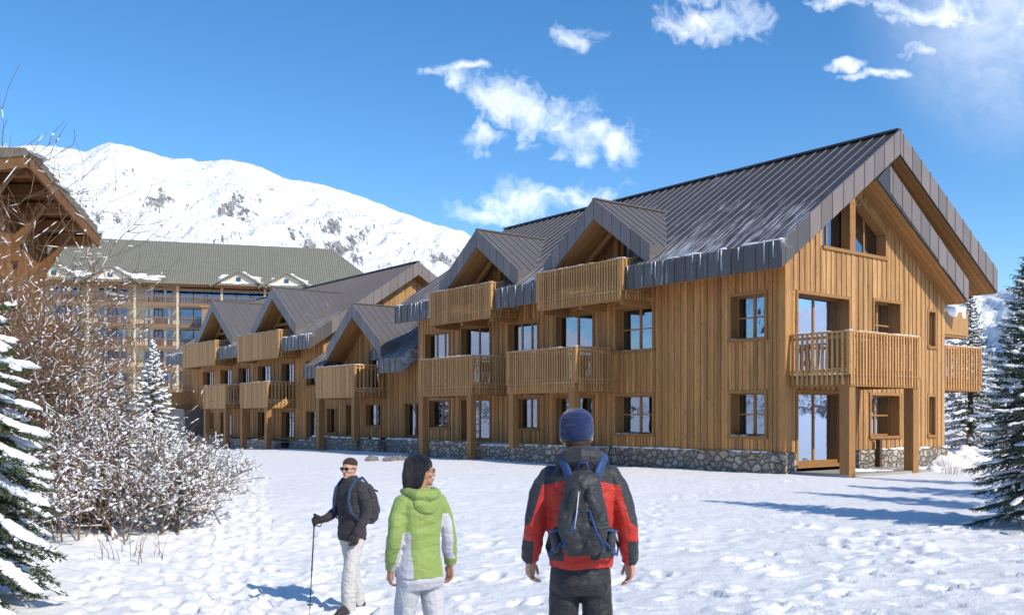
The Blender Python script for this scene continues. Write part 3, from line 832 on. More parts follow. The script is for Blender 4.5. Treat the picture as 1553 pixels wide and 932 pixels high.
GZ = -1.02
def mainblock():
    Q = dict(t0=0, s0=0, s1=19.4, ze=4.82 + K, k=.68, tr=4.89, kr=.578, tu=11.39, zg=0, zbase=0, double=True, tg1=9.1, zwall=4.3, zstone=GZ, zbal=4.0,
             cuts=[(5.29, 9.52, .55), (12.29, 16.46, .55)], cutw=2.1, snowcov=.6,
             dormers=[(6.95, 2.62, -.98, 7.36 + K, .72), (13.65, 2.62, -.98, 7.36 + K, .72)],
             win_f=[(.60, 2.02, 2.28, 3.72, 2, 2, 's'), (5.08, 6.98, 2.2, 3.78, 2, 2, 's'), (7.95, 10.1, 1.2, 3.78, 2, 1, 'd'), (11.0, 12.95, 2.1, 3.72, 3, 1, 'w'), (14.0, 16.15, 1.2, 3.78, 2, 1, 'd'), (16.9, 18.9, 2.1, 3.72, 3, 1, 'w'),
                    (.60, 2.02, -.62, .80, 2, 2, 's'), (5.08, 6.98, -.62, .80, 2, 2, 's'), (7.95, 10.1, -1.0, .80, 2, 1, 'd'), (11.0, 12.4, -.5, .80, 2, 1, 'w'), (14.0, 16.15, -1.0, .80, 2, 1, 'd'), (16.9, 18.6, -.5, .80, 2, 1, 'w')],
             win_g=[(.50, 3.30, 1.25, 3.70, 2, 1, 'd'), (4.55, 6.25, 2.2, 3.78, 2, 2, 'w'), (7.9, 8.5, 2.35, 3.66, 1, 1, 'w'),
                    (.50, 3.30, -1.46, .80, 2, 1, 'd'), (4.36, 6.2, -.66, .78, 2, 2, 'w'), (7.9, 8.5, -.66, .78, 1, 1, 'w'),
                    (1.85, 5.35, 5.08, 6.62, 2, 1, 'x')],
             stone=[(Pf(0), 0, 7.0, .10, GZ), (Pf(-1.35), 7.0, 10.9, .10, GZ + .02), (Pf(-1.30), 10.9, 13.0, .10, GZ - .04), (Pf(-1.38), 13.0, 16.8, .10, GZ + .03), (Pf(-.6), 16.8, 19.35, .10, GZ),
                    (Pg(0), -.1, .42, .10, GZ - .01), (Pg(0), 3.34, 9.15, .10, GZ - .01), (Pb(9.1), -.08, 3, .08, GZ)])
    root, org = main_like('timber_chalet', 'large larch clad chalet with dark zinc roof and slatted balconies, nearest of the three', 'chalet', (0, 0), Q)
    # terrace floor behind the low walls
    tb = MB(org); tb.box(-1.28, .0, 7.004, 16.8, -.4, GZ - .04 + K); tb.box(-.55, 0, 16.8, 19.3, -.4, GZ - .04 + K); tb.box(-1.2, 0, 7.2, 16.7, GZ - .04 + K, GZ - .0 + K, 1); tb.box(-.5, 0, 16.8, 19.2, GZ - .04 + K, GZ + K, 1)
    tb.build('terrace', [M['stone'], M['snow']], root)
    # first floor balconies on the facade
    balcony(root, org, [(0, 7.09), (-1.68, 7.09), (-1.68, 10.76), (0, 10.76)], .93 + K, 2.35 + K, [(0, 7.09), (-1.68, 7.09), (-1.68, 10.76), (0, 10.76)], seed=1)
    balcony(root, org, [(0, 12.93), (-1.7, 12.93), (-1.7, 16.64), (0, 16.64)], .93 + K, 2.35 + K, [(0, 12.93), (-1.7, 12.93), (-1.7, 16.64), (0, 16.64)], seed=2)
    for (t, s, z) in ((-1.62, 7.25, -.2), (-1.6, 10.55, GZ + K - .1), (-1.64, 13.1, -.2), (-1.62, 16.5, -.2)):
        post(root, org, t, s, z, .98 + K)
    # top balconies cut into the eave
    for i, (a, b) in enumerate(((5.29, 9.52), (12.29, 16.46))):
        balcony(root, org, [(-.1, a), (-1.3, a), (-1.3, b), (-.1, b)], 3.86 + K, 5.11 + K, [(0.6, a), (-1.3, a), (-1.3, b), (0.6, b)], seed=10 + i, spacing=.122)
        for s in (a + .12, b - .12, (a + b) / 2):
            mb = MB(org); mb.box(-1.2, 0, s - .08, s + .08, 3.66 + K, 3.90 + K); mb.build('bracket', M['beam'], root)
    for c, (a, b) in ((6.95, (5.29, 9.52)), (13.65, (12.29, 16.46))):
        dormer_recess(root, org, a, b, .5, 4.08 + K, c, 7.36 + K, .72)
    # gable balcony and its posts
    balcony(root, org, [(.2, 0), (.2, -1.93), (3.83, -1.93), (3.83, 0)], .95 + K, 2.35 + K, [(.2, 0), (.2, -1.93), (3.83, -1.93), (3.83, 0)], seed=4, spacing=.15, sw=.075)
    post(root, org, .36, -1.78, -.35, 1.0 + K, .3); post(root, org, 3.7, -1.78, -.35, 1.0 + K, .3)
    # concrete step under the gable balcony
    cs = MB(org); cs.box(.2, 5.4, -1.9, -.1, -.3, .07); cs.build('doorstep', plain('concrete_step', (.33, .31, .28), .9), root)
    # balconies on the far right side
    balcony(root, org, [(9.1, .8), (13.3, .8), (13.3, 4.5), (9.1, 4.5)], 1.06 + K, 2.6 + K, [(9.1, .8), (13.3, .8), (13.3, 4.5), (9.1, 4.5)], seed=6, spacing=.19, sw=.10)
    sb = MB(org); sb.box(9.15, 12.4, .8, .86, 3.02 + K, 3.88 + K, 0); sb.box(12.34, 12.4, .86, 4.5, 3.02 + K, 3.88 + K, 0); sb.box(9.15, 12.4, .86, 4.5, 2.95 + K, 3.05 + K, 0)
    s_b = sb.build('plank_balcony', M['woodg'], root)
    s2 = MB(org); lumps(s2, (9.3, 1.3, 3.85 + K), (12.2, 1.3, 3.85 + K), 1.2, .35, random.Random(3), 1, .6, 1.2); s2.build('balcony_snow', M['snow'], s_b, smooth=True)
    # triangular attic window
    a = MB(org); P = Pg(0); u0, u1, zb = 1.85, 5.35, 5.08 + K
    rv = .30
    a.boxP(P, u0 - .05, u1 + .05, zb - .05, zb + .05, -rv, .08, 0)
    zl = lambda u: min(4.82 + .68 * (u + 1.2) - .72, 7.25 - .587 * (u - 3.61) - .3) - .08 + K
    a.boxP(P, 3.22, 3.52, zb + .05, 6.66 + K, -.25, .06, 0)
    a.boxP(P, u1 - .08, u1, zb + .05, zl(u1), -rv, .05, 0)
    a.beam(P(3.52, zl(3.52), -.1), P(u1, zl(u1), -.1), .34, .12, 0, up=(0, 0, 1))
    for u in (2.45, 4.5): a.boxP(P, u - .035, u + .035, zb + .05, zl(u), -rv, -rv + .05, 0)
    a.boxP(P, u0, u1, zb - .05, zb + 1.7, -1.5, -1.45, 1)
    aw = a.build('attic_window', [M['beam'], M['interior']], root)
    g = MB(org)
    for (x0, x1) in ((u0, 3.22), (3.52, u1)):
        g.add([P(x0, zb, -rv + .02), P(x1, zb, -rv + .02), P(x1, zl(x1), -rv + .02), P(x0, zl(x0), -rv + .02)], [(0, 1, 2, 3)])
    g.build('pane', M['glass'], aw)
    # timber above the pane on the right of the attic opening
    f = MB(org); f.hexa([P(3.52, zl(3.52) - .02, -.1), P(u1, zl(u1) - .02, -.1), P(u1, zl(u1) - .02, 0), P(3.52, zl(3.52) - .02, 0), P(3.52, 7.3 + K, -.1), P(u1, 6.62 + K, -.1), P(u1, 6.62 + K, 0), P(3.52, 7.3 + K, 0)])
    f.build('attic_lintel', M['woodg'], root)
    # the little post standing against the stones
    pb = MB(org); pb.box(4.56, 4.70, -.26, -.12, -.3, .95); pb.build('short_post', M['trunk'], root)
    return root
mainblock()

def linkblock():
    t0 = 1.0; te = -.2; s0 = 19.42; s1 = 30.3; ze = 2.72 + K; k = .66; tr = 4.4; zr = ze + k * (tr - te); th = .66
    zb = -.05; org = (t0, s0, zb); root = empty('timber_link_building', FR @ Vector(org), TH, 'lower larch clad building with one gabled dormer, joined between the two bigger chalets', 'chalet')
    zt = lambda t: ze + k * (t - te)
    rf = MB(org)
    roof_left(rf, te, ze, k, tr, 20.55, s1 + .1, th, [(22.55, 28.1, 1.0)])
    rf.prism([(tr, 20.6, zr), (tr + 4.5, 20.6, zr - 2.4), (tr + 4.5, 20.6, zr - 3.0), (tr, 20.6, zr - .6)], (0, 9.7, 0), 0)
    roof = rf.build('roof', [M['zinc'], M['soffit'], M['zinc'], M['zincf']], root)
    rng = random.Random(5)
    for a, b in ((20.55, 22.55), (28.1, 30.4)):
        fb = MB(org)
        n = int((b - a) / SEAM)
        for i in range(n):
            x0 = a + (b - a) * i / n; x1 = a + (b - a) * (i + 1) / n
            fb.box(te - .014, te - .001, x0 + .012, x1 - .012, ze - th, ze + .012, 0, rng.random())
            fb.box(te - .036, te - .001, x1 - .011, x1 + .011, ze - th, ze + .03, 0, rng.random())
        fb.build('eave_fascia', [M['ice']], roof)
    fb = MB(org)
    n = 8
    for i in range(n):
        a = te + 3.6 * i / n; b = te + 3.6 * (i + 1) / n
        fb.hexa([(a + .01, 20.53, zt(a) - th), (b - .01, 20.53, zt(b) - th), (b - .01, 20.549, zt(b) - th), (a + .01, 20.549, zt(a) - th),
                 (a + .01, 20.53, zt(a) + .01), (b - .01, 20.53, zt(b) + .01), (b - .01, 20.549, zt(b) + .01), (a + .01, 20.549, zt(a) + .01)], 0, rng.random())
    fb.build('verge_board', [M['zinc']], roof)
    c = 25.35
    dormer(root, org, c, 2.75, -.05, 5.62 + K, .75, te, ze, k, t0, 2.2)
    wf = [(20.7, 22.2, -1.0, .72, 2, 1, 'd'), (24.3, 25.9, -.5, .72, 2, 1, 'w'), (26.5, 28.0, -1.0, .72, 2, 1, 'd'), (28.9, 30.1, -.9, .55, 2, 1, 'w'),
          (24.0, 25.6, 1.2, 3.4, 2, 1, 'd')]
    wl = MB(org)
    for a, b, top in ((s0, 22.55, lambda u: zt(t0) - th), (22.55, c, lambda u: 5.62 + K - .75 * (c - u) - .7), (c, 28.1, lambda u: 5.62 + K - .75 * (u - c) - .7), (28.1, s1, lambda u: zt(t0) - th)):
        clad(wl, Pf(t0), a, b, GZ + K, top, [(o[0], o[1], o[2] + K, o[3] + K) for o in wf if o[0] < b and o[1] > a])
    wl.box(8.8, 8.9, s0 + .1, s1, 0, 4.3, 1); wl.box(t0, 8.9, s0 + .02, s0 + .1, 0, 4.4, 1)
    wl.build('wall', [M['wood'], M['wood']], root)
    for (u0, u1, z0, z1, cc, r, kind) in wf:
        window(root, org, Pf(t0), u0, u1, z0 + K, z1 + K, cc, r, name='glass_door' if kind == 'd' else 'window', door=kind == 'd', reveal=.17)
    st = MB(org)
    for a, b, t in ((19.42, 22.6, .2), (22.6, 24.4, -.2), (24.4, 28.3, -.35), (28.3, 30.3, .1)): st.box(t, t0 + .1, a, b, -1.2, GZ + K - .05 + .04 * math.sin(a))
    stone = st.build('stone_base', M['stone'], root)
    sn = MB(org); rng = random.Random(18)
    for a, b, t in ((19.42, 22.6, .2), (22.6, 24.4, -.2), (24.4, 28.3, -.35), (28.3, 30.3, .1)): lumps(sn, (t + .1, a, GZ + K), (t + .1, b, GZ + K), .25, .05, rng, .7)
    sn.build('ledge_snow', M['snow'], stone, smooth=True)
    balcony(root, org, [(1, 23.9), (-.7, 23.9), (-.7, 27.9), (1, 27.9)], 1.02 + K, 2.5 + K, [(1, 23.9), (-.7, 23.9), (-.7, 27.9), (1, 27.9)], solid=(1,), seed=21, spacing=.19, sw=.08)
    post(root, org, -.62, 24.05, GZ + K - .1, 1.06 + K, .28); post(root, org, -.62, 27.7, -.4, 1.06 + K, .28)
linkblock()

def farblock():
    o = -.38
    Q = dict(t0=1.0, s0=30.45, s1=52.4, ze=4.37 + K, k=.664, tr=6.62, kr=.6, tu=12.6, zg=0, zbase=-.4, tg1=11, zwall=3.6, zstone=-1.30, zbal=3.5,
             cuts=[(33.3, 39.1, 1.6), (42.7, 48.5, 1.6)], cutw=2.1, snowcov=.3,
             dormers=[(34.95, 3.1, .05, 7.46 + K, .76), (44.1, 3.3, .05, 7.56 + K, .76)],
             win_f=[(31.0, 32.6, -1.2, .40, 2, 1, 'd'), (34.0, 35.8, -1.3, .40, 2, 1, 'd'), (37.2, 39.2, -1.3, .4, 2, 1, 'd'), (40.4, 42.0, -.9, .4, 2, 1, 'w'), (43.2, 45.2, -1.3, .4, 2, 1, 'd'), (46.4, 48.4, -.9, .4, 2, 1, 'w'),
                    (31.0, 32.6, 1.7, 3.2, 2, 1, 'w'), (34.0, 35.8, .8, 3.2, 2, 1, 'd'), (37.2, 39.2, 1.2, 3.2, 2, 1, 'd'), (40.4, 42.2, 1.6, 3.2, 2, 1, 'w'), (43.2, 45.2, .8, 3.2, 2, 1, 'd'), (46.4, 48.4, 1.6, 3.2, 2, 1, 'w')],
             win_g=[],
             stone=[(Pf(1.0), 30.45, 33.5, .6, -1.28), (Pf(-.4), 33.5, 37.9, .10, -1.3), (Pf(-.35), 37.9, 43.8, .10, -1.32), (Pf(.2), 43.8, 48, .10, -1.3)])
    root, org = main_like('timber_chalet', 'far larch clad chalet with two dormers, lowest and farthest of the row beside the hotel', 'chalet', (1.0, 30.45), Q)
    balcony(root, org, [(1, 33.9), (-.7, 33.9), (-.7, 37.7), (1, 37.7)], .6 + K, 1.98 + K, [(1, 33.9), (-.7, 33.9), (-.7, 37.7), (1, 37.7)], solid=(1,), seed=31, spacing=.21, sw=.09)
    balcony(root, org, [(1, 39.9), (-.7, 39.9), (-.7, 43.6), (1, 43.6)], .6 + K, 1.98 + K, [(1, 39.9), (-.7, 39.9), (-.7, 43.6), (1, 43.6)], solid=(1,), seed=32, spacing=.21, sw=.09)
    for s in (34.1, 37.55, 40.1, 43.4): post(root, org, -.6, s, -.9, .65 + K, .3)
    for i, (a, b) in enumerate(((33.3, 39.1), (42.7, 48.5))):
        balcony(root, org, [(.9, a), (-.3, a), (-.3, b), (.9, b)], 3.4 + K, 4.86 + K, [(1.5, a), (-.3, a), (-.3, b), (1.5, b)], solid=(1,), seed=33 + i)
    for c, z, (a, b) in ((34.95, 7.46, (33.3, 39.1)), (44.1, 7.56, (42.7, 48.5))):
        dormer_recess(root, org, a, b, 1.5, 3.62 + K, c, z + K, .76)
    dk = MB(org); dk.box(-.3, 3.0, 48.3, 53.5, -1.2, .35 + K, 0); dk.box(-.45, 3.0, 48.1, 53.7, .35 + K, .55 + K, 0)
    dk.build('dark_porch', M['zincf'], root)
    sb = MB(org); sb.box(-.5, 1.0, 50.5, 53.9, .6 + K, 1.75 + K, 0); sb.build('plank_balcony', M['slat'], root)
farblock()

# ------------------------------------------------------------------ the hotel
def hotel():
    p = (133.5 - 776.5) / 1450; Y0 = 115.0
    an = math.atan2(.267, .963)
    root = empty('hotel_building', (p * Y0, Y0, -1.0), an, 'long five storey hotel with green tiled roof and rows of balconies below the mountain', 'hotel')
    Z = lambda v: v + 1.0 + CAMZ
    m = MB((0, 0, 0))
    cols = [-20.8, -15.6, -10.4, -5.2, 0, 5.27, 10.2, 15.4, 20.6, 25.8, 31.0]
    ze = Z(16.5)
    plaster = plain('cream_plaster', (.68, .60, .45), .9, var=.1, scale=.6)
    band = plain('brown_plaster', (.25, .18, .12), .9, var=.15, scale=.6)
    m.box(-21, 32.5, 1.6, 15, 0, ze, 0)
    wall = m.build('wall', [plaster], root)
    floors = [Z(13.9) - 2.65 * i for i in range(6)]
    fm = MB()
    for x in cols: fm.box(x - .14, x + .14, -.1, .18, 0, ze - .2)
    fm.build('column', plain('pale_timber', (.50, .42, .31), .7), root)
    b2 = MB(); b2.box(-21, 33, -.5, -.25, ze - .45, ze - .1); b2.box(-21, 33, -.05, .1, ze - .9, ze - .65)
    b2.build('eave_beam', M['beam'], root)
    railm = plain('brown_rail', (.20, .125, .075), .7); blue = M['glassb']; frame = plain('red_brown_frame', (.16, .05, .035), .6)
    rng = random.Random(2)
    for fi, z in enumerate(floors):
        for bi in range(len(cols) - 1):
            x0, x1 = cols[bi] + .14, cols[bi + 1] - .14
            dark = bi >= 6
            b = MB()
            b.box(x0, x1, -.15, 1.6, z - .2, z, 0)
            b.box(x0, x1, -.2, -.151, z - .25, z + .1, 1)
            b.box(x0, x1, -.12, -.04, z + .98, z + 1.06, 1); b.box(x0, x1, -.11, -.07, z + .1, z + .16, 1)
            n = 26
            for i in range(n): xx = x0 + (x1 - x0) * (i + .5) / n; b.box(xx - .04, xx + .04, -.1, -.07, z + .1, z + 1.0, 1)
            bal = b.build('balcony', [plaster, railm], root)
            if dark:
                wn = MB(); wn.box(x0, x1, 1.5, 1.597, z, z + 2.3, 0); w_ = wn.build('window', frame, root)
                g = MB(); 
                for i in range(3): a = x0 + (x1 - x0) * i / 3; g.box(a + .06, a + (x1 - x0) / 3 - .06, 1.46, 1.49, z + .1, z + 2.2)
                g.build('pane', blue, w_)
            else:
                a0 = x0 + .8; wn = MB(); wn.box(a0, a0 + 3.3, 1.5, 1.597, z, z + 2.2, 0); wn.box(a0 + 1.1, a0 + 2.2, 1.44, 1.5, z, z + 2.2, 1)
                w_ = wn.build('window', [plain('pale_frame', (.45, .42, .36), .7) if False else plaster, frame], root)
                g = MB(); g.box(a0 + .06, a0 + 1.04, 1.46, 1.49, z + .08, z + 2.1); g.box(a0 + 2.26, a0 + 3.24, 1.46, 1.49, z + .08, z + 2.1); g.box(a0 + 1.25, a0 + 1.6, 1.41, 1.43, z + .3, z + 2.0); g.box(a0 + 1.7, a0 + 2.05, 1.41, 1.43, z + .3, z + 2.0)
                g.build('pane', blue, w_)
                for k in range(3):
                    c = MB(); xx = a0 + (.1, .7, 2.3, 2.8)[k + int(rng.random() < .5)]; c.box(xx, xx + .3, 1.425, 1.43, z + .1, z + 2.1)
                    c.build('curtain', M['curtain'], w_)
    # roof with real tile courses
    r = MB(); mt, t, bb = newmat('green_grey_tiles')
    v = t.coords((1, 1, 1))
    wv = t.node('ShaderNodeTexWave', {'Vector': v, 'Scale': 1.15, 'Distortion': 1.0, 'Detail': 2.0}, wave_type='BANDS', bands_direction='X').outputs['Fac']
    c = t.mix(t.math('ADD', t.math('MULTIPLY', wv, .5), t.math('MULTIPLY', t.noise(v, .9, 6, .7), .6)), (.12, .12, .092), (.27, .26, .205))
    t.l.new(c, bb.inputs['Base Color']); bb.inputs['Roughness'].default_value = .9
    bump(t, bb, wv, .6, .15)
    zr = Z(22.95); e = (-1.2, ze); rt = 8.3
    zz = lambda y: ze - .1 + (zr - ze + .1) * (y + 1.2) / (rt + 1.2)
    nrow = 20; th = .22
    for i in range(nrow):
        y0 = -1.2 + (rt + 1.2) * i / nrow; y1 = -1.2 + (rt + 1.2) * (i + 1) / nrow
        f0 = i / nrow; f1 = (i + 1) / nrow; xr0 = 35.6 - 6.0 * f0; xr1 = 35.6 - 6.0 * f1
        r.hexa([(-25, y0, zz(y0) - .15), (xr0, y0, zz(y0) - .15), (xr0, y1, zz(y1) - .15), (-25, y1, zz(y1) - .15),
                (-25, y0, zz(y0) + .10), (xr0, y0, zz(y0) + .10), (xr1, y1, zz(y1) + .02), (-25, y1, zz(y1) + .02)], 0)
    hp = [(35.6, -1.2, ze - .1), (29.6, rt, zr), (35.6, 2 * rt + 1.2, ze - .1)]
    r.prism(hp, (0, 0, -.2), 0)
    r.prism([(-25, rt, zr), (29.6, rt, zr), (35.6, 2 * rt + 1.2, ze - .1), (-25, 2 * rt + 1.2, ze - .1)], (0, 0, -.2), 0)
    roof = r.build('roof', [mt], root)
    sn = MB(); rng = random.Random(6)
    for x0, x1 in ((-2, 8), (15.5, 19.5), (21.5, 25), (-14, -6)):
        for k in range(34):
            x = rng.uniform(x0, x1); y = rng.uniform(-1.0, -.2 + 1.0 * rng.random() ** 2)
            sn.ell((x, y, zz(y) + .08), (rng.uniform(.4, 1.1), .35, .10), 9, 5, jit=.4, seed=k, rot=Matrix.Rotation(.57, 3, 'X'))
    for k in range(16):
        x = rng.uniform(-6, 5); y = rng.uniform(3, 8); sn.ell((x, y, zz(y) + .06), (rng.uniform(.15, .7), .12, .06), 8, 5, jit=.4, seed=k)
    sn.build('roof_snow', M['snow'], roof, smooth=True)
    for (x, hw) in ((-9.5, 3.0), (-3.6, 2.9), (2.6, 3.0), (17.4, 2.9), (23.2, 2.9)):
        g = MB(); h = 1.55
        g.prism([(x - hw, -1.0, ze - .1), (x + hw, -1.0, ze - .1), (x, -1.0, ze + h)], (0, 6.5, 0), 0)
        for sg in (-1, 1):
            A = Vector((x, -1.5, ze + h + .12)); B = Vector((x + sg * (hw + .5), -1.5, ze - .28))
            g.prism([A, B, B + Vector((0, 0, -.22)), A + Vector((0, 0, -.22))], (0, 6.5, 0), 1)
        g.box(x - .28, x + .28, -1.06, -1.0, ze + .3, ze + .8, 2)
        g.build('small_gable', [plaster, mt, M['glassb']], root)
        s2 = MB()
        for k in range(9):
            s2.ell((x + hw * (.2 + .09 * k), -.3, ze + h - (h + .3) * (.2 + .09 * k) * .95 + .25), (.5, .9, .13), 8, 5, jit=.4, seed=k)
        s2.build('gable_snow', M['snow'], root, smooth=True)
    # darker timber annex in front on the right
    a = MB(); a.box(13.2, 22, -4.2, 0, 0, Z(13.1), 0); a.box(13.0, 22.2, -4.4, 0, Z(13.1), Z(13.35), 1)
    a.build('annex', [band, M['beam']], root)
hotel()

# ------------------------------------------------------------------ the old chalet on the left
def left_chalet():
    gx = -12.0; ya = 23.8; za = 6.63 + K; sl = .315
    root = empty('alpine_chalet', (gx - 1.4, ya, -.3), 0, 'old timber chalet with shallow stone tiled gable roof at the left edge', 'chalet')
    org = (gx - 1.4, ya, -.3)
    hw = 4.1; zt = lambda y: za - sl * abs(y - ya)
    til = plain('grey_stone_tiles', (.19, .165, .13), .9, var=.45, scale=4)
    r = MB(org)
    for sg in (-1, 1):
        n = 14; L = hw if sg > 0 else 5.4
        for i in range(n):
            y0 = ya + sg * L * i / n; y1 = ya + sg * L * (i + 1) / n + sg * .05
            r.hexa([(gx - 14, y0, zt(y0) - .12), (gx, y0, zt(y0) - .12), (gx, y1, zt(y1) - .12), (gx - 14, y1, zt(y1) - .12),
                    (gx - 14, y0, zt(y0) + .02), (gx + .03, y0, zt(y0) + .02), (gx + .03, y1, zt(y1) + .09), (gx - 14, y1, zt(y1) + .09)], 0)
        e = ya + sg * L
        A = Vector((gx - .06, ya, za - .26)); B = Vector((gx - .06, e, zt(e) - .26))
        r.beam(A, B, .07, .28, 1)
        slope_planks(r, (gx - .1, ya, za - .13), (gx - .1, e, zt(e) - .13), (-1, 0, 0), 3.4, 1, bw=.2)
        for k in range(5):
            y = ya + sg * L * (k + .35) / 4.6
            if abs(y - ya) < L: r.box(gx - 2.4, gx - .2, y - .13, y + .13, zt(y) - .48, zt(y) - .20, 1)
    roof = r.build('roof', [til, M['oldwood']], root)
    s = MB(org); rng = random.Random(1)
    for k in range(26):
        y = ya - rng.uniform(-2.5, 5); x = gx - rng.uniform(.2, 8); s.ell((x, y, zt(y) + .08), (.6, .7, .09), 9, 6, jit=.4, seed=k)
    for k in range(8): s.ell((gx - .1 - k * .4, ya + hw - .12, zt(ya + hw) + .10), (.3, .2, .12), 9, 6, jit=.4, seed=k)
    s.build('roof_snow', M['snow'], roof, smooth=True)
    w_ = MB(org); X = gx - 1.3
    P = lambda u, z, d: (X + d, u, z)
    clad(w_, P, ya - 4.6, ya, 3.0, lambda u: zt(u) - .15, [], bw=.19); clad(w_, P, ya, ya + 3.2, 3.0, lambda u: zt(u) - .15, [], bw=.19)
    w_.box(X - 8, X + .06, ya - 4.7, ya + 3.3, -1, 3.0, 2)
    w_.box(X - 8, X - .1, ya + 3.1, ya + 3.2, 3.0, zt(ya + 3.2) - .2, 1)
    w_.build('wall', [M['oldwood'], M['oldwood'], plain('ochre_plaster', (.50, .36, .20), .9, var=.12, scale=1.5)], root)
    for sg, yy in ((1, ya + 1.6), (1, ya + 3.1), (-1, ya - 1.8), (1, ya)):
        b = MB(org); b.beam((X, yy, zt(yy) - 1.7), (gx - .5, yy, zt(yy) - .5), .16, .2); b.beam((X + .1, yy, zt(yy) - 2.0), (X + .1, yy, zt(yy) - .3), .18, .18, up=(1, 0, 0))
        b.build('bracket', M['oldwood'], root)
    window(root, org, P, ya - 2.6, ya - 1.2, 3.9, 5.6, 2, 2, reveal=.1)
    window(root, org, P, ya + .6, ya + 1.9, 3.9, 5.4, 2, 2, reveal=.1)
    b = MB(org); b.box(X, X + 1.0, ya - 4.3, ya + 2.9, 3.1, 3.22)
    for i in range(42): y = ya - 4.2 + i * .17; b.box(X + .93, X + .97, y, y + .11, 3.2, 4.1)
    b.box(X + .9, X + 1.0, ya - 4.3, ya + 2.9, 4.1, 4.17)
    b.build('balcony', M['oldwood'], root)
left_chalet()
# ------------------------------------------------------------------ vegetation
def needle_mat(name, c1, c2):
    m, t, b = newmat(name)
    c = t.mix(tone(t), c1, c2)
    t.l.new(c, b.inputs['Base Color']); b.inputs['Roughness'].default_value = 0.65; b.inputs['Specular IOR Level'].default_value = 0.25
    return m
M['needle'] = needle_mat('spruce_needles', (0.022, 0.042, 0.018), (0.075, 0.10, 0.035))
M['needled'] = needle_mat('dark_spruce_needles', (0.018, 0.034, 0.026), (0.055, 0.082, 0.05))

def fluff(mb, c, r, seed, rot=None, nu=8, nv=5, m=0): mb.ell(c, r, nu, nv, m=m, rot=rot, jit=.55, seed=seed)

def spruce(x, y, H, Rr, seed, label, cat='spruce', group=None, z=None, nb=None, nl=.03, nw=.007, dens=1.0, snow=1.0, pad=1.0, mat='needle', name='spruce_tree', top_cut=0.0, lean=0, az=None, nsnow=(8, 5), side=.62, dr=1.0):
    rng = random.Random(seed)
    z = gz1(x, y) - .05 if z is None else z
    root = empty(name, (x, y, z), rng.uniform(0, 6.28), label, cat, group)
    tr = MB(); pts = [(lean * (i / 8) ** 2, 0, H * i / 8) for i in range(9)]
    tr.tube(pts, [max(.012, .028 * H * (1 - i / 8.3)) * .8 for i in range(9)], 8); tr.build('trunk', M['trunk'], root, True)
    nd = MB(); sn = MB(); br = MB()
    nb = nb or int(H * 26)
    GA = 2.39996
    for i in range(nb):
        f = (i + rng.random() * .6) / nb                      # 0 bottom, 1 top
        f = f ** .9
        h = .10 * H * .6 + (H * .985 - .06 * H) * f
        L = Rr * (1 - f) ** .85 * rng.uniform(.78, 1.12) + .05
        if f < .06: L *= .8
        a = i * GA + rng.uniform(-.3, .3)
        dirv = Vector((math.cos(a), math.sin(a), 0)); sd = Vector((-dirv.y, dirv.x, 0))
        droop = (.42 * (1 - f) + .05) * dr; up = (.30 + .5 * f) / dr
        def P(s):  # s 0..1
            return Vector((0, 0, h)) + dirv * (L * s) + Vector((0, 0, L * (up * .3 * s - droop * s * s + .16 * s ** 4)))
        k = 6
        br.tube([P(j / k) for j in range(k + 1)], [.006 + .012 * L * (1 - j / k) for j in range(k + 1)], 3)
        st = .055 / dens * (1 + .6 * (L < .3)); nt = max(3, int(L / st))
        for j in range(nt + 1):
            s = .12 + .88 * j / nt
            p = P(s); tl = (L * .36 * (1 - s) ** .7 + .05) * rng.uniform(.7, 1.2)
            tl = min(tl, .42)
            sides = (1, -1) if j < nt else (0,)
            for sg in sides:
                dv = (dirv * .75 + sd * sg * rng.uniform(.7, 1.1) + Vector((0, 0, rng.uniform(-.45, .05)))).normalized() if sg else dirv
                q = p + dv * tl + Vector((0, 0, -.18 * tl))
                nn = max(3, int(tl / (nl * .42) * dens))
                tn = rng.random()
                lat = dv.cross(Vector((0, 0, 1))).normalized(); upv = lat.cross(dv)
                for e in range(nn):
                    g = (e + rng.random()) / nn; b = p.lerp(q, g)
                    aa = rng.uniform(0, 6.28)
                    rad = lat * math.cos(aa) + upv * math.sin(aa)
                    tip = b + (rad * .85 + dv * .75).normalized() * nl * rng.uniform(.8, 1.3)
                    wv = dv.cross(rad) * nw
                    nd.add([b - wv - dv * nw, b + wv, tip], [(0, 1, 2)], 0, min(1, max(0, tn * .5 + rng.random() * .5)))
                if snow and rng.random() < side * snow:
                    mid = p.lerp(q, rng.uniform(.3, .8))
                    ang = math.atan2(dv.y, dv.x); pit = math.atan2(-(q - p).z, tl)
                    rot = Matrix.Rotation(ang, 3, 'Z') @ Matrix.Rotation(pit, 3, 'Y')
                    fluff(sn, mid + Vector((0, 0, .018 * pad)), (tl * rng.uniform(.28, .5), .032 * pad * rng.uniform(.7, 1.3), .020 * pad * rng.uniform(.7, 1.4)), rng.random() * 99, rot, *nsnow)
        if snow:
            ns = max(2, int(L / .11)); ang = a
            for j in range(ns):
                if rng.random() > .85 * snow: continue
                s = .25 + .75 * (j + rng.random() * .5) / ns
                p = P(min(s, 1)); d = (P(min(s + .05, 1.05)) - P(s - .05)); pit = -math.atan2(d.z, math.hypot(d.x, d.y))
                rot = Matrix.Rotation(ang, 3, 'Z') @ Matrix.Rotation(pit, 3, 'Y')
                fluff(sn, p + Vector((0, 0, .025 * pad)), (.10 * rng.uniform(.8, 1.5) * min(1.3, .4 + L), (.045 + .05 * L * (1 - s * .6)) * pad * rng.uniform(.7, 1.3), .030 * pad * rng.uniform(.7, 1.4)), rng.random() * 99, rot, *nsnow)
    nd.build('crown', M[mat], root)
    br.build('limbs', M['trunk'], root)
    if sn.v: sn.build('snow_cover', M['snow'], root, smooth=True)
    return root

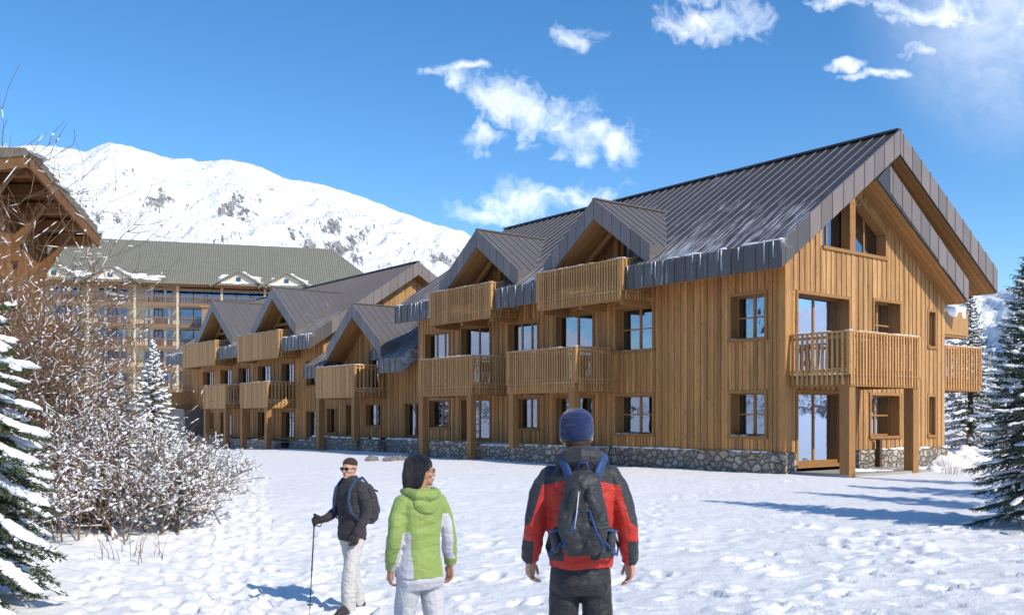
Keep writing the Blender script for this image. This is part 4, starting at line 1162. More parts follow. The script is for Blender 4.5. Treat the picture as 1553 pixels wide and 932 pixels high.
spruce(-5.95, 9.7, 5.3, 1.55, 5, 'big spruce heavy with thick snow on its boughs at the left edge', nb=175, nl=.055, nw=.011, dens=1.25, snow=.62, pad=1.2, nsnow=(12, 8), side=.22, dr=1.55)
spruce(8.55, 15.4, 5.2, 1.35, 11, 'slim dark spruce with light snow standing at the right edge of the meadow', nb=190, nl=.036, nw=.007, dens=1.15, snow=.42, pad=.8, mat='needled', side=.13)
spruce(19.9, 41.5, 7.2, 1.7, 21, 'green spruce behind the side balconies of the nearest chalet', nb=120, nl=.09, nw=.02, dens=.65, snow=.4, pad=1.5, side=.3, group='trees behind the nearest chalet')
spruce(22.6, 43, 6.0, 1.5, 22, 'shorter spruce right of the one behind the side balconies', nb=100, nl=.09, nw=.02, dens=.65, snow=.4, pad=1.5, side=.3, group='trees behind the nearest chalet')
spruce(24.6, 46, 8.6, 1.9, 23, 'tall spruce farthest back, partly behind the slim dark spruce', nb=120, nl=.1, nw=.022, dens=.6, snow=.4, pad=1.5, side=.3, group='trees behind the nearest chalet')
spruce(-16.9, 45, 5.4, 1.45, 24, 'small frosted spruce between the bushes and the far chalet', nb=110, nl=.08, nw=.018, dens=.7, snow=.7, pad=1.7, side=.45)
spruce(-19.3, 47, 4.0, 1.3, 25, 'low frosted spruce mostly hidden behind the bare bushes', nb=80, nl=.08, nw=.018, dens=.7, snow=.7, pad=1.7, side=.45)

def twiggy(name, x, y, seed, label, cat, group, stems, H, spread, levels=4, mat='twig', r0=.018, snow=.5, tone_=None, lean=(0, 0), fork=(2, 4), curl=.5, sfac=1.0, snr=1.0, stemlen=None):
    rng = random.Random(seed); root = empty(name, (x, y, gz1(x, y) - .04), 0, label, cat, group)
    tb = MB(); sn = MB()
    def grow(p, d, L, r, lv):
        n = 5 if lv > 0 else 4
        pts = [p.copy()]; rads = [r]
        wob = Vector((rng.gauss(0, 1), rng.gauss(0, 1), rng.gauss(0, .6))) * .28 * curl
        dd = d.copy()
        for i in range(n):
            dd = (dd + wob / n * 2 + Vector((rng.gauss(0, .12), rng.gauss(0, .12), rng.gauss(0, .08) + (.06 if lv else .02)))).normalized()
            pts.append(pts[-1] + dd * L / n); rads.append(max(.0042, r * (1 - .5 * (i + 1) / n)))
        tb.tube(pts, rads, 4 if lv >= levels - 1 else 3, cap=False, tone=rng.random())
        if snow:
            for i in range(n):
                a, b = pts[i], pts[i + 1]; e = (b - a); el = e.length
                if abs(e.z) / el > .93 or rng.random() > snow: continue
                rr = max(rads[i], .005) * snr
                mid = a.lerp(b, rng.uniform(.35, .65)) + Vector((0, 0, rads[i] + rr * .6))
                an = math.atan2(e.y, e.x); pt = -math.asin(max(-1, min(1, e.z / el)))
                sn.ell(mid, (el * rng.uniform(.45, .62), rr * 1.0 + .0035, rr * .8 + .0035) if rng.random() < .85 else (.035 * snr, .024 * snr, .02 * snr), 6, 4, rot=Matrix.Rotation(an, 3, 'Z') @ Matrix.Rotation(pt, 3, 'Y'), jit=.5, seed=rng.random() * 99)
        if lv == 0: return
        for c in range(rng.randint(*fork) + (1 if lv == levels else 0)):
            i = rng.randint(1, n); a = rng.uniform(0, 6.28)
            base = pts[i]; d2 = (pts[i] - pts[i - 1]).normalized()
            sd = d2.cross(Vector((math.cos(a), math.sin(a), rng.gauss(0, .5)))).normalized()
            nd = (d2 * rng.uniform(.55, 1.0) + sd * rng.uniform(.45, .95)).normalized()
            if nd.z < -.15: nd.z *= -.4
            grow(base, nd, L * rng.uniform(.5, .8) * sfac, max(rads[i] * .66, .0058), lv - 1)
    for s in range(stems):
        a = rng.uniform(0, 6.28); t = spread * rng.uniform(.1, 1)
        d = Vector((math.cos(a) * t + lean[0], math.sin(a) * t + lean[1], 1)).normalized()
        o = Vector((rng.gauss(0, .12), rng.gauss(0, .12), 0)) * (1 + 2 * spread)
        grow(o, d, (stemlen or H * .48) * rng.uniform(.7, 1.15), r0 * rng.uniform(.7, 1.2), levels)
    tb.build('branches', M[mat], root)
    if sn.v: sn.build('snow_cover', M['snow'], root, smooth=True)
    return root
spruce(13.6, 14.2, 8.2, 2.1, 41, 'tall spruce just outside the right edge that shades the meadow', nb=150, nl=.09, nw=.02, dens=.6, snow=.3, pad=1.5, side=.2)
spruce(15.8, 11.2, 9.0, 2.2, 42, 'tallest spruce outside the right edge, beyond the one that shades the meadow', nb=150, nl=.09, nw=.02, dens=.6, snow=.3, pad=1.5, side=.2)
spruce(18.2, 17.6, 10.0, 2.4, 43, 'broad spruce outside the right edge, nearest the gable of the nearest chalet', nb=150, nl=.09, nw=.02, dens=.6, snow=.3, pad=1.5, side=.2)
spruce(12.1, 12.4, 6.6, 2.2, 44, 'shorter spruce outside the right edge, in front of the one that shades the meadow', nb=150, nl=.09, nw=.02, dens=.6, snow=.3, pad=1.5, side=.2)
spruce(14.6, 16.6, 7.4, 2.4, 45, 'wide spruce outside the right edge, behind the one that shades the meadow', nb=150, nl=.09, nw=.02, dens=.6, snow=.3, pad=1.5, side=.2)
G1 = 'bare trees left of the meadow'; G2 = 'snow laden bushes along the meadow'
def px(u, Y): return (u - 776.5) / 1450 * Y
for i, (u, Y, H, lab) in enumerate([(18, 16.2, 5.0, 'bare brown tree farthest left, rising before the old chalet gable'), (75, 17.0, 5.2, 'tallest bare brown tree, in front of the old chalet balcony'),
                               (98, 17.5, 3.7, 'bare reddish tree just right of the tallest one, before the hotel'), (-25, 15.4, 4.6, 'bare brown tree cut by the left edge of the picture'),
                               (52, 19.4, 4.6, 'thin bare tree standing close to the wall of the old chalet')]):
    twiggy('bare_tree', px(u, Y), Y, 50 + i, lab, 'bare tree', G1, 7 if i in (0, 1, 3) else 4, H, .30, 4, 'twig', .042, .13, curl=.7, fork=(3, 4) if i in (0, 1, 3) else (2, 4), snr=.8)
bl = [(105, 14.2, 1.5, 'lowest bush, beside the boughs of the big snowy spruce'), (150, 14.6, 1.9, 'snowy bush with brown stems left of the middle of the thicket'), (205, 14.9, 1.9, 'broad snowy bush in the front middle of the thicket'),
      (252, 15.4, 1.75, 'snowy bush with fine upright twigs near the right end of the thicket'), (275, 16.6, 1.45, 'rightmost bush, thin twigs reaching over the meadow'),
      (115, 16.2, 2.1, 'tall snowy bush behind the low front bushes'), (165, 16.8, 1.75, 'tallest snowy bush, in the centre of the thicket'), (215, 17.4, 1.55, 'tall bush below the small frosted spruce'),
      (60, 15.4, 2.5, 'snowy bush behind the big snowy spruce'), (258, 18.0, 1.6, 'bush behind the fine upright twigs, towards the far chalet'), (15, 14.6, 2.0, 'bush at the left edge hidden by the spruce boughs')]
for i, (u, Y, H, lab) in enumerate(bl):
    twiggy('snowy_bush', px(u, Y), Y, 80 + i, lab, 'bush', G2, 11, H, .95, 3, 'twigg' if i not in (0, 1) else 'twig', .015, .40, curl=.9, fork=(3, 5), snr=1.1, sfac=1.05)

# dry stalks poking out of the snow
def stalks(x, y, n, h, seed, label):
    rng = random.Random(seed); mb = MB((x, y, gz1(x, y)))
    for i in range(n):
        bx, by = x + rng.gauss(0, .18), y + rng.gauss(0, .15); z = gz1(bx, by) - .05
        a = rng.uniform(0, 6.28); t = rng.uniform(.1, .7); L = h * rng.uniform(.5, 1.1)
        q = [(bx + math.cos(a) * t * L * f * f, by + math.sin(a) * t * L * f * f, z + L * f) for f in (0, .35, .7, 1)]
        mb.tube(q, [.006, .005, .004, .003], 3, cap=False)
    o = mb.build('dry_stalks', M['twig']); o.location = (x, y, gz1(x, y)); tag(o, label, 'dry plant')
stalks(px(225, 14.0), 13.6, 9, .4, 1, 'dry brown stalks in front of the broad bush'); stalks(px(168, 13.2), 13.2, 8, .4, 2, 'dry brown stalks left of the mens path below the bushes'.replace('mens ', ''))
stalks(8.0, 14.6, 12, .35, 3, 'dry stalks at the foot of the slim dark spruce')
stalks(px(1462, 27), 27.5, 16, .7, 4, 'dry stalks in the snow bank right of the nearest chalet')

# fence beyond the nearest chalet
fr = empty('wire_fence', (18.5, 39.2, gz1(18.5, 39.2)), 0, 'low grey post and wire fence in front of the trees on the right', 'fence')
org = fr.location
for i in range(7):
    x, y = 17.6 + i * 1.0, 38.9 + i * .15; z = gz1(x, y)
    p = MB(org); p.tube([(x, y, z - .2), (x, y, z + .95)], .035, 6); p.build('post', M['trunk'], fr)
for h in (.25, .58, .88):
    p = MB(org); p.tube([(17.6 + i, 38.9 + i * .15, gz1(17.6 + i, 38.9 + i * .15) + h) for i in range(7)], .014, 4); p.build('rail', M['zincf'], fr)

# banks of cleared snow
def bank(pts, label, seed):
    rng = random.Random(seed); mb = MB((pts[0][0], pts[0][1], 0))
    for (x, y, rx, ry, rz) in pts:
        for k in range(9):
            fluff(mb, (x + rng.gauss(0, rx * .5), y + rng.gauss(0, ry * .4), gz1(x, y) - rz * .25 + rng.uniform(-.1, .1)), (rx * rng.uniform(.3, .6), ry * rng.uniform(.35, .6), rz * rng.uniform(.4, .9)), rng.random() * 99, None, 16, 10)
    o = mb.build('snow_bank', M['snow'], smooth=True); o.location = (pts[0][0], pts[0][1], 0); tag(o, label, 'snow bank')
bank([(15.0, 33.2, 1.2, .9, .5), (16.6, 35.0, 1.6, 1.2, .7), (18.6, 36.5, 2.0, 1.2, .8)], 'lumpy bank of cleared snow at the right corner of the nearest chalet', 3)
bank([(10.6, 28.0, .8, .35, .16), (12.3, 29.0, .6, .4, .2)], 'small heap of snow below the gable balcony', 4)
# small grey stones lying at the wall
def rocks(cx, cy, n, r, seed, label):
    rng = random.Random(seed); mb = MB((cx, cy, 0))
    for k in range(n):
        mb.ell((cx + rng.gauss(0, .5), cy + rng.gauss(0, .2), gz1(cx, cy) + .02), (r * rng.uniform(.6, 1.3), r * rng.uniform(.5, 1), r * rng.uniform(.4, .7)), 8, 6, jit=.7, seed=rng.random() * 99)
    o = mb.build('rock_heap', plain('grey_rock', (.2, .19, .18), .9, var=.4)); o.location = (cx, cy, 0); tag(o, label, 'rocks')
rocks(px(605, 37.5), 36.6, 12, .22, 3, 'heap of grey stones against the low wall below the lower chalet')
# ------------------------------------------------------------------ people
def skin_mat(name, col):
    m, t, b = newmat(name)
    c = t.mix(t.noise(t.coords(), 30, 4), tuple(x * .88 for x in col), tuple(min(1, x * 1.1) for x in col))
    t.l.new(c, b.inputs['Base Color']); b.inputs['Roughness'].default_value = .5
    b.inputs['Subsurface Weight'].default_value = .15; b.inputs['Subsurface Radius'].default_value = (.012, .005, .003)
    return m
M['skin'] = skin_mat('fair_skin', (.52, .29, .20)); M['skint'] = skin_mat('tan_skin', (.42, .215, .13)); M['lips'] = skin_mat('lips', (.36, .12, .10))

def fuse(mb, name, mats, parent, voxel=.008, smooth=3, disp=None, matfn=None, xf=None):
    """turn overlapping closed shells into one continuous skin"""
    me = bpy.data.meshes.new('tmp'); me.from_pydata(mb.v, [], mb.f)
    bm = bmesh.new(); bm.from_mesh(me); bmesh.ops.recalc_face_normals(bm, faces=bm.faces); bm.to_mesh(me); bm.free()
    o = bpy.data.objects.new('tmp', me); COL.objects.link(o)
    r = o.modifiers.new('r', 'REMESH'); r.mode = 'VOXEL'; r.voxel_size = voxel; r.adaptivity = 0
    s = o.modifiers.new('s', 'SMOOTH'); s.factor = .5; s.iterations = smooth
    dg = bpy.context.evaluated_depsgraph_get(); ev = o.evaluated_get(dg)
    nm = bpy.data.meshes.new_from_object(ev); bpy.data.objects.remove(o); bpy.data.meshes.remove(me)
    nm.name = name
    n = len(nm.vertices)
    if disp:
        co = np.empty(n * 3); nm.vertices.foreach_get('co', co); no = np.empty(n * 3)
        nm.vertices.foreach_get('normal', no); co = co.reshape(-1, 3); no = no.reshape(-1, 3)
        d = np.array([disp(Vector(c)) for c in co]); co = co + no * d[:, None]
        nm.vertices.foreach_set('co', co.ravel())
    if not isinstance(mats, (list, tuple)): mats = [mats]
    nm.materials.clear()
    for m in mats: nm.materials.append(m)
    idx = [0] * len(nm.polygons)
    if matfn: idx = [matfn(p.center, p.normal) for p in nm.polygons]
    nm.polygons.foreach_set('material_index', idx)
    nm.polygons.foreach_set('use_smooth', [True] * len(nm.polygons)); nm.update()
    ob = bpy.data.objects.new(name, nm); COL.objects.link(ob); ob.parent = parent
    return ob

def loft(mb, rings, n=24, ex=2.3):
    """rings: (x, y, z, rx, ry)"""
    vs = []
    for (x, y, z, rx, ry) in rings:
        for j in range(n):
            a = 2 * math.pi * j / n; c, s_ = math.cos(a), math.sin(a)
            vs.append((x + rx * math.copysign(abs(c) ** (2 / ex), c), y + ry * math.copysign(abs(s_) ** (2 / ex), s_), z))
    k = len(rings)
    fs = [(i * n + j, i * n + (j + 1) % n, (i + 1) * n + (j + 1) % n, (i + 1) * n + j) for i in range(k - 1) for j in range(n)]
    fs += [tuple(range(n))[::-1], tuple(range((k - 1) * n, k * n))]
    mb.add(vs, fs)
def limb(mb, pts, rad, n=14):
    """tapered limb with rounded ends"""
    P = [Vector(p) for p in pts]; k = 5; out = []; rr = []
    m = len(P)
    for i in range(m - 1):
        p0 = P[max(i - 1, 0)]; p1 = P[i]; p2 = P[i + 1]; p3 = P[min(i + 2, m - 1)]
        for j in range(k):
            t = j / k; t2 = t * t; t3 = t2 * t
            out.append(.5 * ((2 * p1) + (-p0 + p2) * t + (2 * p0 - 5 * p1 + 4 * p2 - p3) * t2 + (-p0 + 3 * p1 - 3 * p2 + p3) * t3))
            a, b = rad[i], rad[i + 1]; st = t * t * (3 - 2 * t)
            rr.append(a + (b - a) * st)
    out.append(P[-1]); rr.append(rad[-1])
    mb.tube(out, rr, n)
    for p, r in ((P[0], rad[0]), (P[-1], rad[-1])): mb.ell(p, (r, r, r), 12, 8)

def hand(mb, w, d, pn, th, sc=1.0, curl=.5, spread=.06):
    """w wrist, d hand direction, pn palm normal (fingers curl to it), th side on which the thumb sits"""
    w = Vector(w); d = Vector(d).normalized(); th = Vector(th); th = (th - d * th.dot(d)).normalized()
    pn = d.cross(th) * (1 if d.cross(th).dot(Vector(pn)) > 0 else -1); pn.normalize()
    L = .088 * sc
    mb.tube([w - d * .03, w, w + d * L * .35, w + d * L * .8, w + d * L * 1.03], [(.024 * sc, .021 * sc)] + [(.0, .0)] * 0 + [(.026 * sc, .021 * sc)] * 1 + [(.030 * sc, .021 * sc)] * 3, 10)
    for k in (-1, -.33, .33, 1):      # metacarpals make the palm broad and flat
        a = w + th * k * .020 * sc + d * .012; b = w + d * L + th * k * .031 * sc
        limb(mb, [a, a.lerp(b, .5) - pn * .003, b], [.014 * sc, .0145 * sc, .0125 * sc], 8)
    for i, (k, l) in enumerate(((1, .074), (.34, .082), (-.33, .077), (-1, .060))):
        p = w + d * L + th * k * .031 * sc; dirn = (d + th * k * spread).normalized(); pts = [p - dirn * .012]; pts.append(p)
        ang = curl * (.45 + .12 * i)
        for s, f in enumerate((.45, .30, .25)):
            ax = dirn.cross(pn).normalized()
            dirn = (Matrix.Rotation(ang, 3, ax) @ dirn).normalized(); ang = curl * (.75 + .1 * i)
            p = p + dirn * l * f * sc; pts.append(p)
        r = .0088 * sc
        mb.tube(pts, [r * 1.1, r * 1.05, r, r * .92, r * .75], 8); mb.ell(pts[-1], (r * .75,) * 3, 8, 6)
    b = w + d * .022 + th * .024 * sc
    t1 = (d * .75 + th * .75 + pn * .35).normalized(); m1 = b + t1 * .040 * sc; m2 = m1 + (d * .95 + th * .25 + pn * .35).normalized() * .030 * sc; m3 = m2 + (d * 1.0 + pn * .3 - th * .05).normalized() * .024 * sc
    mb.tube([b - t1 * .015, b, m1, m2, m3], [.015 * sc, .0145 * sc, .0115 * sc, .0105 * sc, .008 * sc], 8); mb.ell(m3, (.008 * sc,) * 3, 8, 6)

def head(mb, c, yaw, sc=1.0, pitch=0.0):
    """head with face; c = centre (eye height), yaw about z; faces +Y at yaw 0"""
    q = MB()
    q.ell((0, -.012, .030), (.076, .096, .088), 20, 14)
    q.ell((0, .012, -.01), (.070, .082, .085), 18, 12)
    q.ell((0, .038, -.066), (.050, .050, .048), 16, 10)      # jaw
    q.ell((0, .072, -.094), (.022, .020, .020), 12, 8)       # chin
    q.ell((0, .080, .018), (.050, .016, .010), 12, 8)        # brow
    q.tube([(0, .086, .012), (0, .095, -.012), (0, .104, -.032), (0, .094, -.042)], [.008, .009, .011, .008], 8)
    for s in (-1, 1):
        q.ell((s * .012, .100, -.037), (.010, .010, .008), 8, 6)
        q.ell((s * .040, .062, -.028), (.022, .022, .020), 10, 8)   # cheek
        q.tube([(s * .072, -.004, .012), (s * .083, -.014, .012), (s * .086, -.014, -.012), (s * .074, -.004, -.034)], [(.008), .010, .010, .006], 8)
    q.ell((0, .090, -.060), (.024, .010, .006), 10, 6); q.ell((0, .088, -.070), (.021, .010, .007), 10, 6)
    Mx = Matrix.Translation(c) @ Matrix.Rotation(yaw, 4, 'Z') @ Matrix.Rotation(pitch, 4, 'X') @ Matrix.Scale(sc, 4)
    mb.add([Mx @ Vector(v) for v in q.v], q.f)
    return Mx
def wrinkle(sc, am, az=1.0):
    return lambda c: am * (mn.noise(Vector((c.x * sc, c.y * sc, c.z * sc * az))) + .5 * mn.noise(Vector((c.x * sc * 2.3 + 5, c.y * sc * 2.3, c.z * sc * 2.3 * az)))) - abs(mn.noise(Vector((c.x * sc * .8, c.y * sc * .8 + 9, c.z * sc * 1.5 * az)))) * am * .8
def shoe(mb, x, y, yaw, L=.29, up=.09):
    q = MB()
    loft(q, [(0, .05, 0, .046, L / 2), (0, .05, .03, .050, L / 2), (0, .045, .055, .044, L / 2 - .02), (0, .0, .085, .038, .075), (0, -.035, .13, .045, .052)], 18)
    Mx = Matrix.Translation((x, y, 0)) @ Matrix.Rotation(yaw, 4, 'Z'); mb.add([Mx @ Vector(v) for v in q.v], q.f)
def eyes(Mx, parent):
    e = MB()
    for s in (-1, 1): e.ell(Mx @ Vector((s * .031, .083, -.002)), (.011,) * 3, 8, 6)
    return e
def xmb(Mx, q, mb): mb.add([Mx @ Vector(v) for v in q.v], q.f)

def red_man():
    z0 = gz1(.39, 5.45)
    root = empty('person', (.39, 5.45, -.15), R(-3), 'person seen from behind in a red and black jacket, blue knit hat and black trousers', 'person')
    b = MB()
    Mx = head(b, (-.025, .02, 1.685), R(12), 1.04)
    limb(b, [(0, -.01, 1.45), (-.01, 0, 1.53), (-.02, .01, 1.62)], [.060, .056, .058])
    loft(b, [(0, 0, .86, .155, .11), (0, 0, 1.0, .145, .105), (0, 0, 1.15, .15, .11), (0, 0, 1.35, .17, .11), (0, 0, 1.46, .14, .09), (0, 0, 1.51, .07, .06)])
    arms = {}
    for s in (-1, 1):
        pts = [(s * .18, 0, 1.46), (s * .245, -.03, 1.20), (s * .268, .02, 1.07), (s * .285, .05, .985)]
        arms[s] = pts
        limb(b, pts, [.055, .042, .036, .027])
        hand(b, pts[-1], (s * .02, .10, -1), (-s, .15, 0), (-s * .25, 1, 0), 1.0, .55 if s > 0 else .75, .05)
        limb(b, [(s * .095, 0, .87), (s * .11, .01, .5), (s * .12, -.02, .1)], [.082, .055, .042])
        shoe(b, s * .13, .0, -s * .15)
    fuse(b, 'body', [M['skin'], M['lips']], root, .0042, 2, matfn=lambda c, n: 0)
    # trousers
    t = MB()
    loft(t, [(0, 0, 1.02, .158, .118), (0, 0, .93, .172, .130), (0, -.005, .86, .178, .135), (0, 0, .80, .17, .12)])
    for s in (-1, 1): limb(t, [(s * .088, 0, .84), (s * .098, .005, .66), (s * .108, .01, .48), (s * .115, -.01, .28), (s * .122, -.015, .10)], [.092, .088, .078, .076, .076])
    black = cloth('black_trousers', (.022, .022, .024), .6, wr=.7, sc=9, wd=.03)
    fuse(t, 'trousers', [black], root, .008, 3, disp=wrinkle(9, .006, .8))
    bt = MB()
    for s in (-1, 1):
        bt = MB(); shoe(bt, s * .13, .0, -s * .15, .31)
        fuse(bt, 'boot', [cloth('black_boots', (.02, .018, .016), .6)], root, .008, 2, disp=lambda c: .006)
    # jacket
    j = MB()
    loft(j, [(0, 0, .955, .180, .140), (0, 0, 1.02, .190, .148), (0, 0, 1.12, .186, .142), (0, 0, 1.28, .200, .145), (0, -.005, 1.40, .212, .145), (0, -.01, 1.475, .195, .125), (0, -.01, 1.53, .135, .105), (0, -.005, 1.575, .095, .095)])
    for s in (-1, 1):
        limb(j, [(s * .165, -.005, 1.455), (s * .215, -.015, 1.36), (s * .255, -.03, 1.20), (s * .277, .015, 1.07), (s * .288, .045, .995)], [.078, .074, .066, .060, .048])
        j.tube([(s * .286, .043, 1.02), (s * .290, .047, .975)], [.052, .050], 14)
    red = cloth('red_shell', (.46, .030, .018), .55, var=.08, wr=.6, sc=8); blk = cloth('black_shell', (.032, .033, .037), .6, wr=.6, sc=8)
    def jm(c, n):
        ax = abs(c.x)
        if ax > .20 + .0 * c.z and c.z < 1.42:          # sleeves
            if c.z > 1.24 + (ax - .25) * -.9: return 1 if ax > .215 + (1.42 - c.z) * .30 else 0
            if c.z < 1.10 and ax > .262 + .10 * (1.10 - c.z): return 1
            return 0
        if c.z > 1.445 - .25 * max(0, ax - .1) - (.10 if c.y > .05 else 0): return 1
        if c.z < 1.135 and c.z > .995 + .09 * max(0, c.x + .05) and c.y < .05:
            return 1 if abs(c.x + .02) > .07 + (c.z - 1.0) * .2 or c.z > 1.08 else 0
        return 0
    fuse(j, 'jacket', [red, blk], root, .0065, 2, disp=wrinkle(7.5, .009, 1.2), matfn=jm)
    h = MB()
    h.tube([(-.105, .03, 1.545), (-.10, -.06, 1.56), (-.05, -.135, 1.575), (.0, -.15, 1.58), (.055, -.135, 1.575), (.10, -.06, 1.56), (.105, .03, 1.545)], [.038, .052, .06, .062, .06, .052, .038], 12)
    h.ell((0, -.09, 1.56), (.115, .07, .075), 18, 12); h.ell((-.005, -.03, 1.60), (.098, .098, .050), 18, 12)
    h.ell((0, -.13, 1.53), (.10, .045, .05), 14, 10)
    fuse(h, 'hood', [blk], root, .006, 2, disp=wrinkle(11, .007))
    # knit hat
    q = MB()
    loft(q, [(0, -.005, -.035, .088, .106), (0, -.006, 0.0, .095, .113), (0, -.01, .045, .097, .114), (0, -.014, .085, .090, .105), (0, -.018, .115, .070, .082), (0, -.022, .135, .040, .050), (0, -.024, .142, .014, .016)], 26, 2.0)
    hm = MB(); xmb(Mx @ Matrix.Translation((0, 0, .018)), q, hm)
    hat = cloth('blue_knit', (.010, .020, .075), .95, wr=.5, sc=14, sheen=.3)
    fuse(hm, 'hat', [hat], root, .005, 2, disp=lambda c: .004 * mn.noise(c * 16) + .0015 * math.sin(c.z * 60))
    hr = MB(); q = MB(); q.ell((0, -.045, -.03), (.072, .062, .055), 14, 10); xmb(Mx, q, hr)
    fuse(hr, 'hair', [cloth('dark_brown_hair', (.04, .022, .014), .7)], root, .006, 1)

    # ---------- his backpack: a thing of its own
    bp = empty('backpack', (.39, 5.45 - .2, 1.0 - .15), R(-3), 'black hiking backpack with blue straps worn over the red and black jacket', 'backpack')
    Z = 1.0
    k = MB()
    loft(k, [(0, -.005, .04, .085, .055), (0, -.02, .10, .135, .085), (0, -.025, .20, .145, .100), (0, -.02, .32, .125, .088), (0, -.01, .42, .105, .070), (0, 0, .485, .080, .048), (0, .005, .51, .045, .025)])
    pb = cloth('black_pack_nylon', (.030, .031, .034), .5, wr=.9, sc=11, wd=.02); pg = cloth('grey_pack_nylon', (.10, .10, .105), .55, wr=.8, sc=11)
    blu = cloth('blue_webbing', (.016, .052, .15), .6, wr=.3)
    fuse(k, 'pack_body', [pb], bp, .006, 2, disp=wrinkle(12, .009, .7))
    for s in (-1, 1):
        f = MB(); f.ell((s * .072, -.10, .18), (.060, .030, .12), 14, 10, rot=Matrix.Rotation(s * .35, 3, 'Y')); f.ell((s * .05, -.095, .33), (.035, .026, .10), 12, 8, rot=Matrix.Rotation(s * -.2, 3, 'Y'))
        fuse(f, 'pocket', [pb], bp, .005, 2, disp=wrinkle(14, .006))
        f = MB(); f.ell((s * .145, -.02, .13), (.036, .060, .075), 14, 10); fuse(f, 'side_pocket', [pb], bp, .005, 2, disp=wrinkle(16, .006))
        t_ = MB(); t_.tube([(s * .03, -.122, .30), (s * .07, -.130, .18), (s * .115, -.115, .10)], (.004, .008), 6, flat=1); t_.build('zip_trim', blu, bp, True)
        t_ = MB(); t_.tube([(s * .10, -.075, .20), (s * .155, -.075, .185), (s * .185, -.02, .175)], [(.007, .010)] * 3, 6); t_.tube([(s * .09, -.085, .155), (s * .15, -.08, .09), (s * .175, .0, .07)], [(.005, .008)] * 3, 6); t_.build('compression_strap', blu, bp, True)
        st = MB()
        pts = [(s * .065, .0, .42), (s * .085, .01, .50), (s * .110, .045, .555), (s * .125, .13, .585), (s * .135, .22, .575), (s * .140, .31, .50), (s * .135, .355, .38), (s * .15, .345, .25), (s * .185, .29, .13), (s * .205, .2, .06), (s * .19, .06, .04), (s * .13, .0, .07)]
        st.tube(pts, [(.011, .024)] * 8 + [(.006, .010)] * 4, 10); st.build('shoulder_strap', blu, bp, True)
    r = MB(); r.tube([(-.025, -.118, .40), (-.035, -.128, .30), (-.048, -.132, .20)], (.0025, .004), 6); r.build('reflective_cord', cloth('silver_cord', (.5, .5, .5), .4), bp, True)
    r = MB(); r.tube([(-.03, .0, .50), (-.02, -.02, .55), (.02, -.02, .55), (.03, .0, .50)], .007, 8); r.build('grab_loop', blu, bp, True)
red_man()

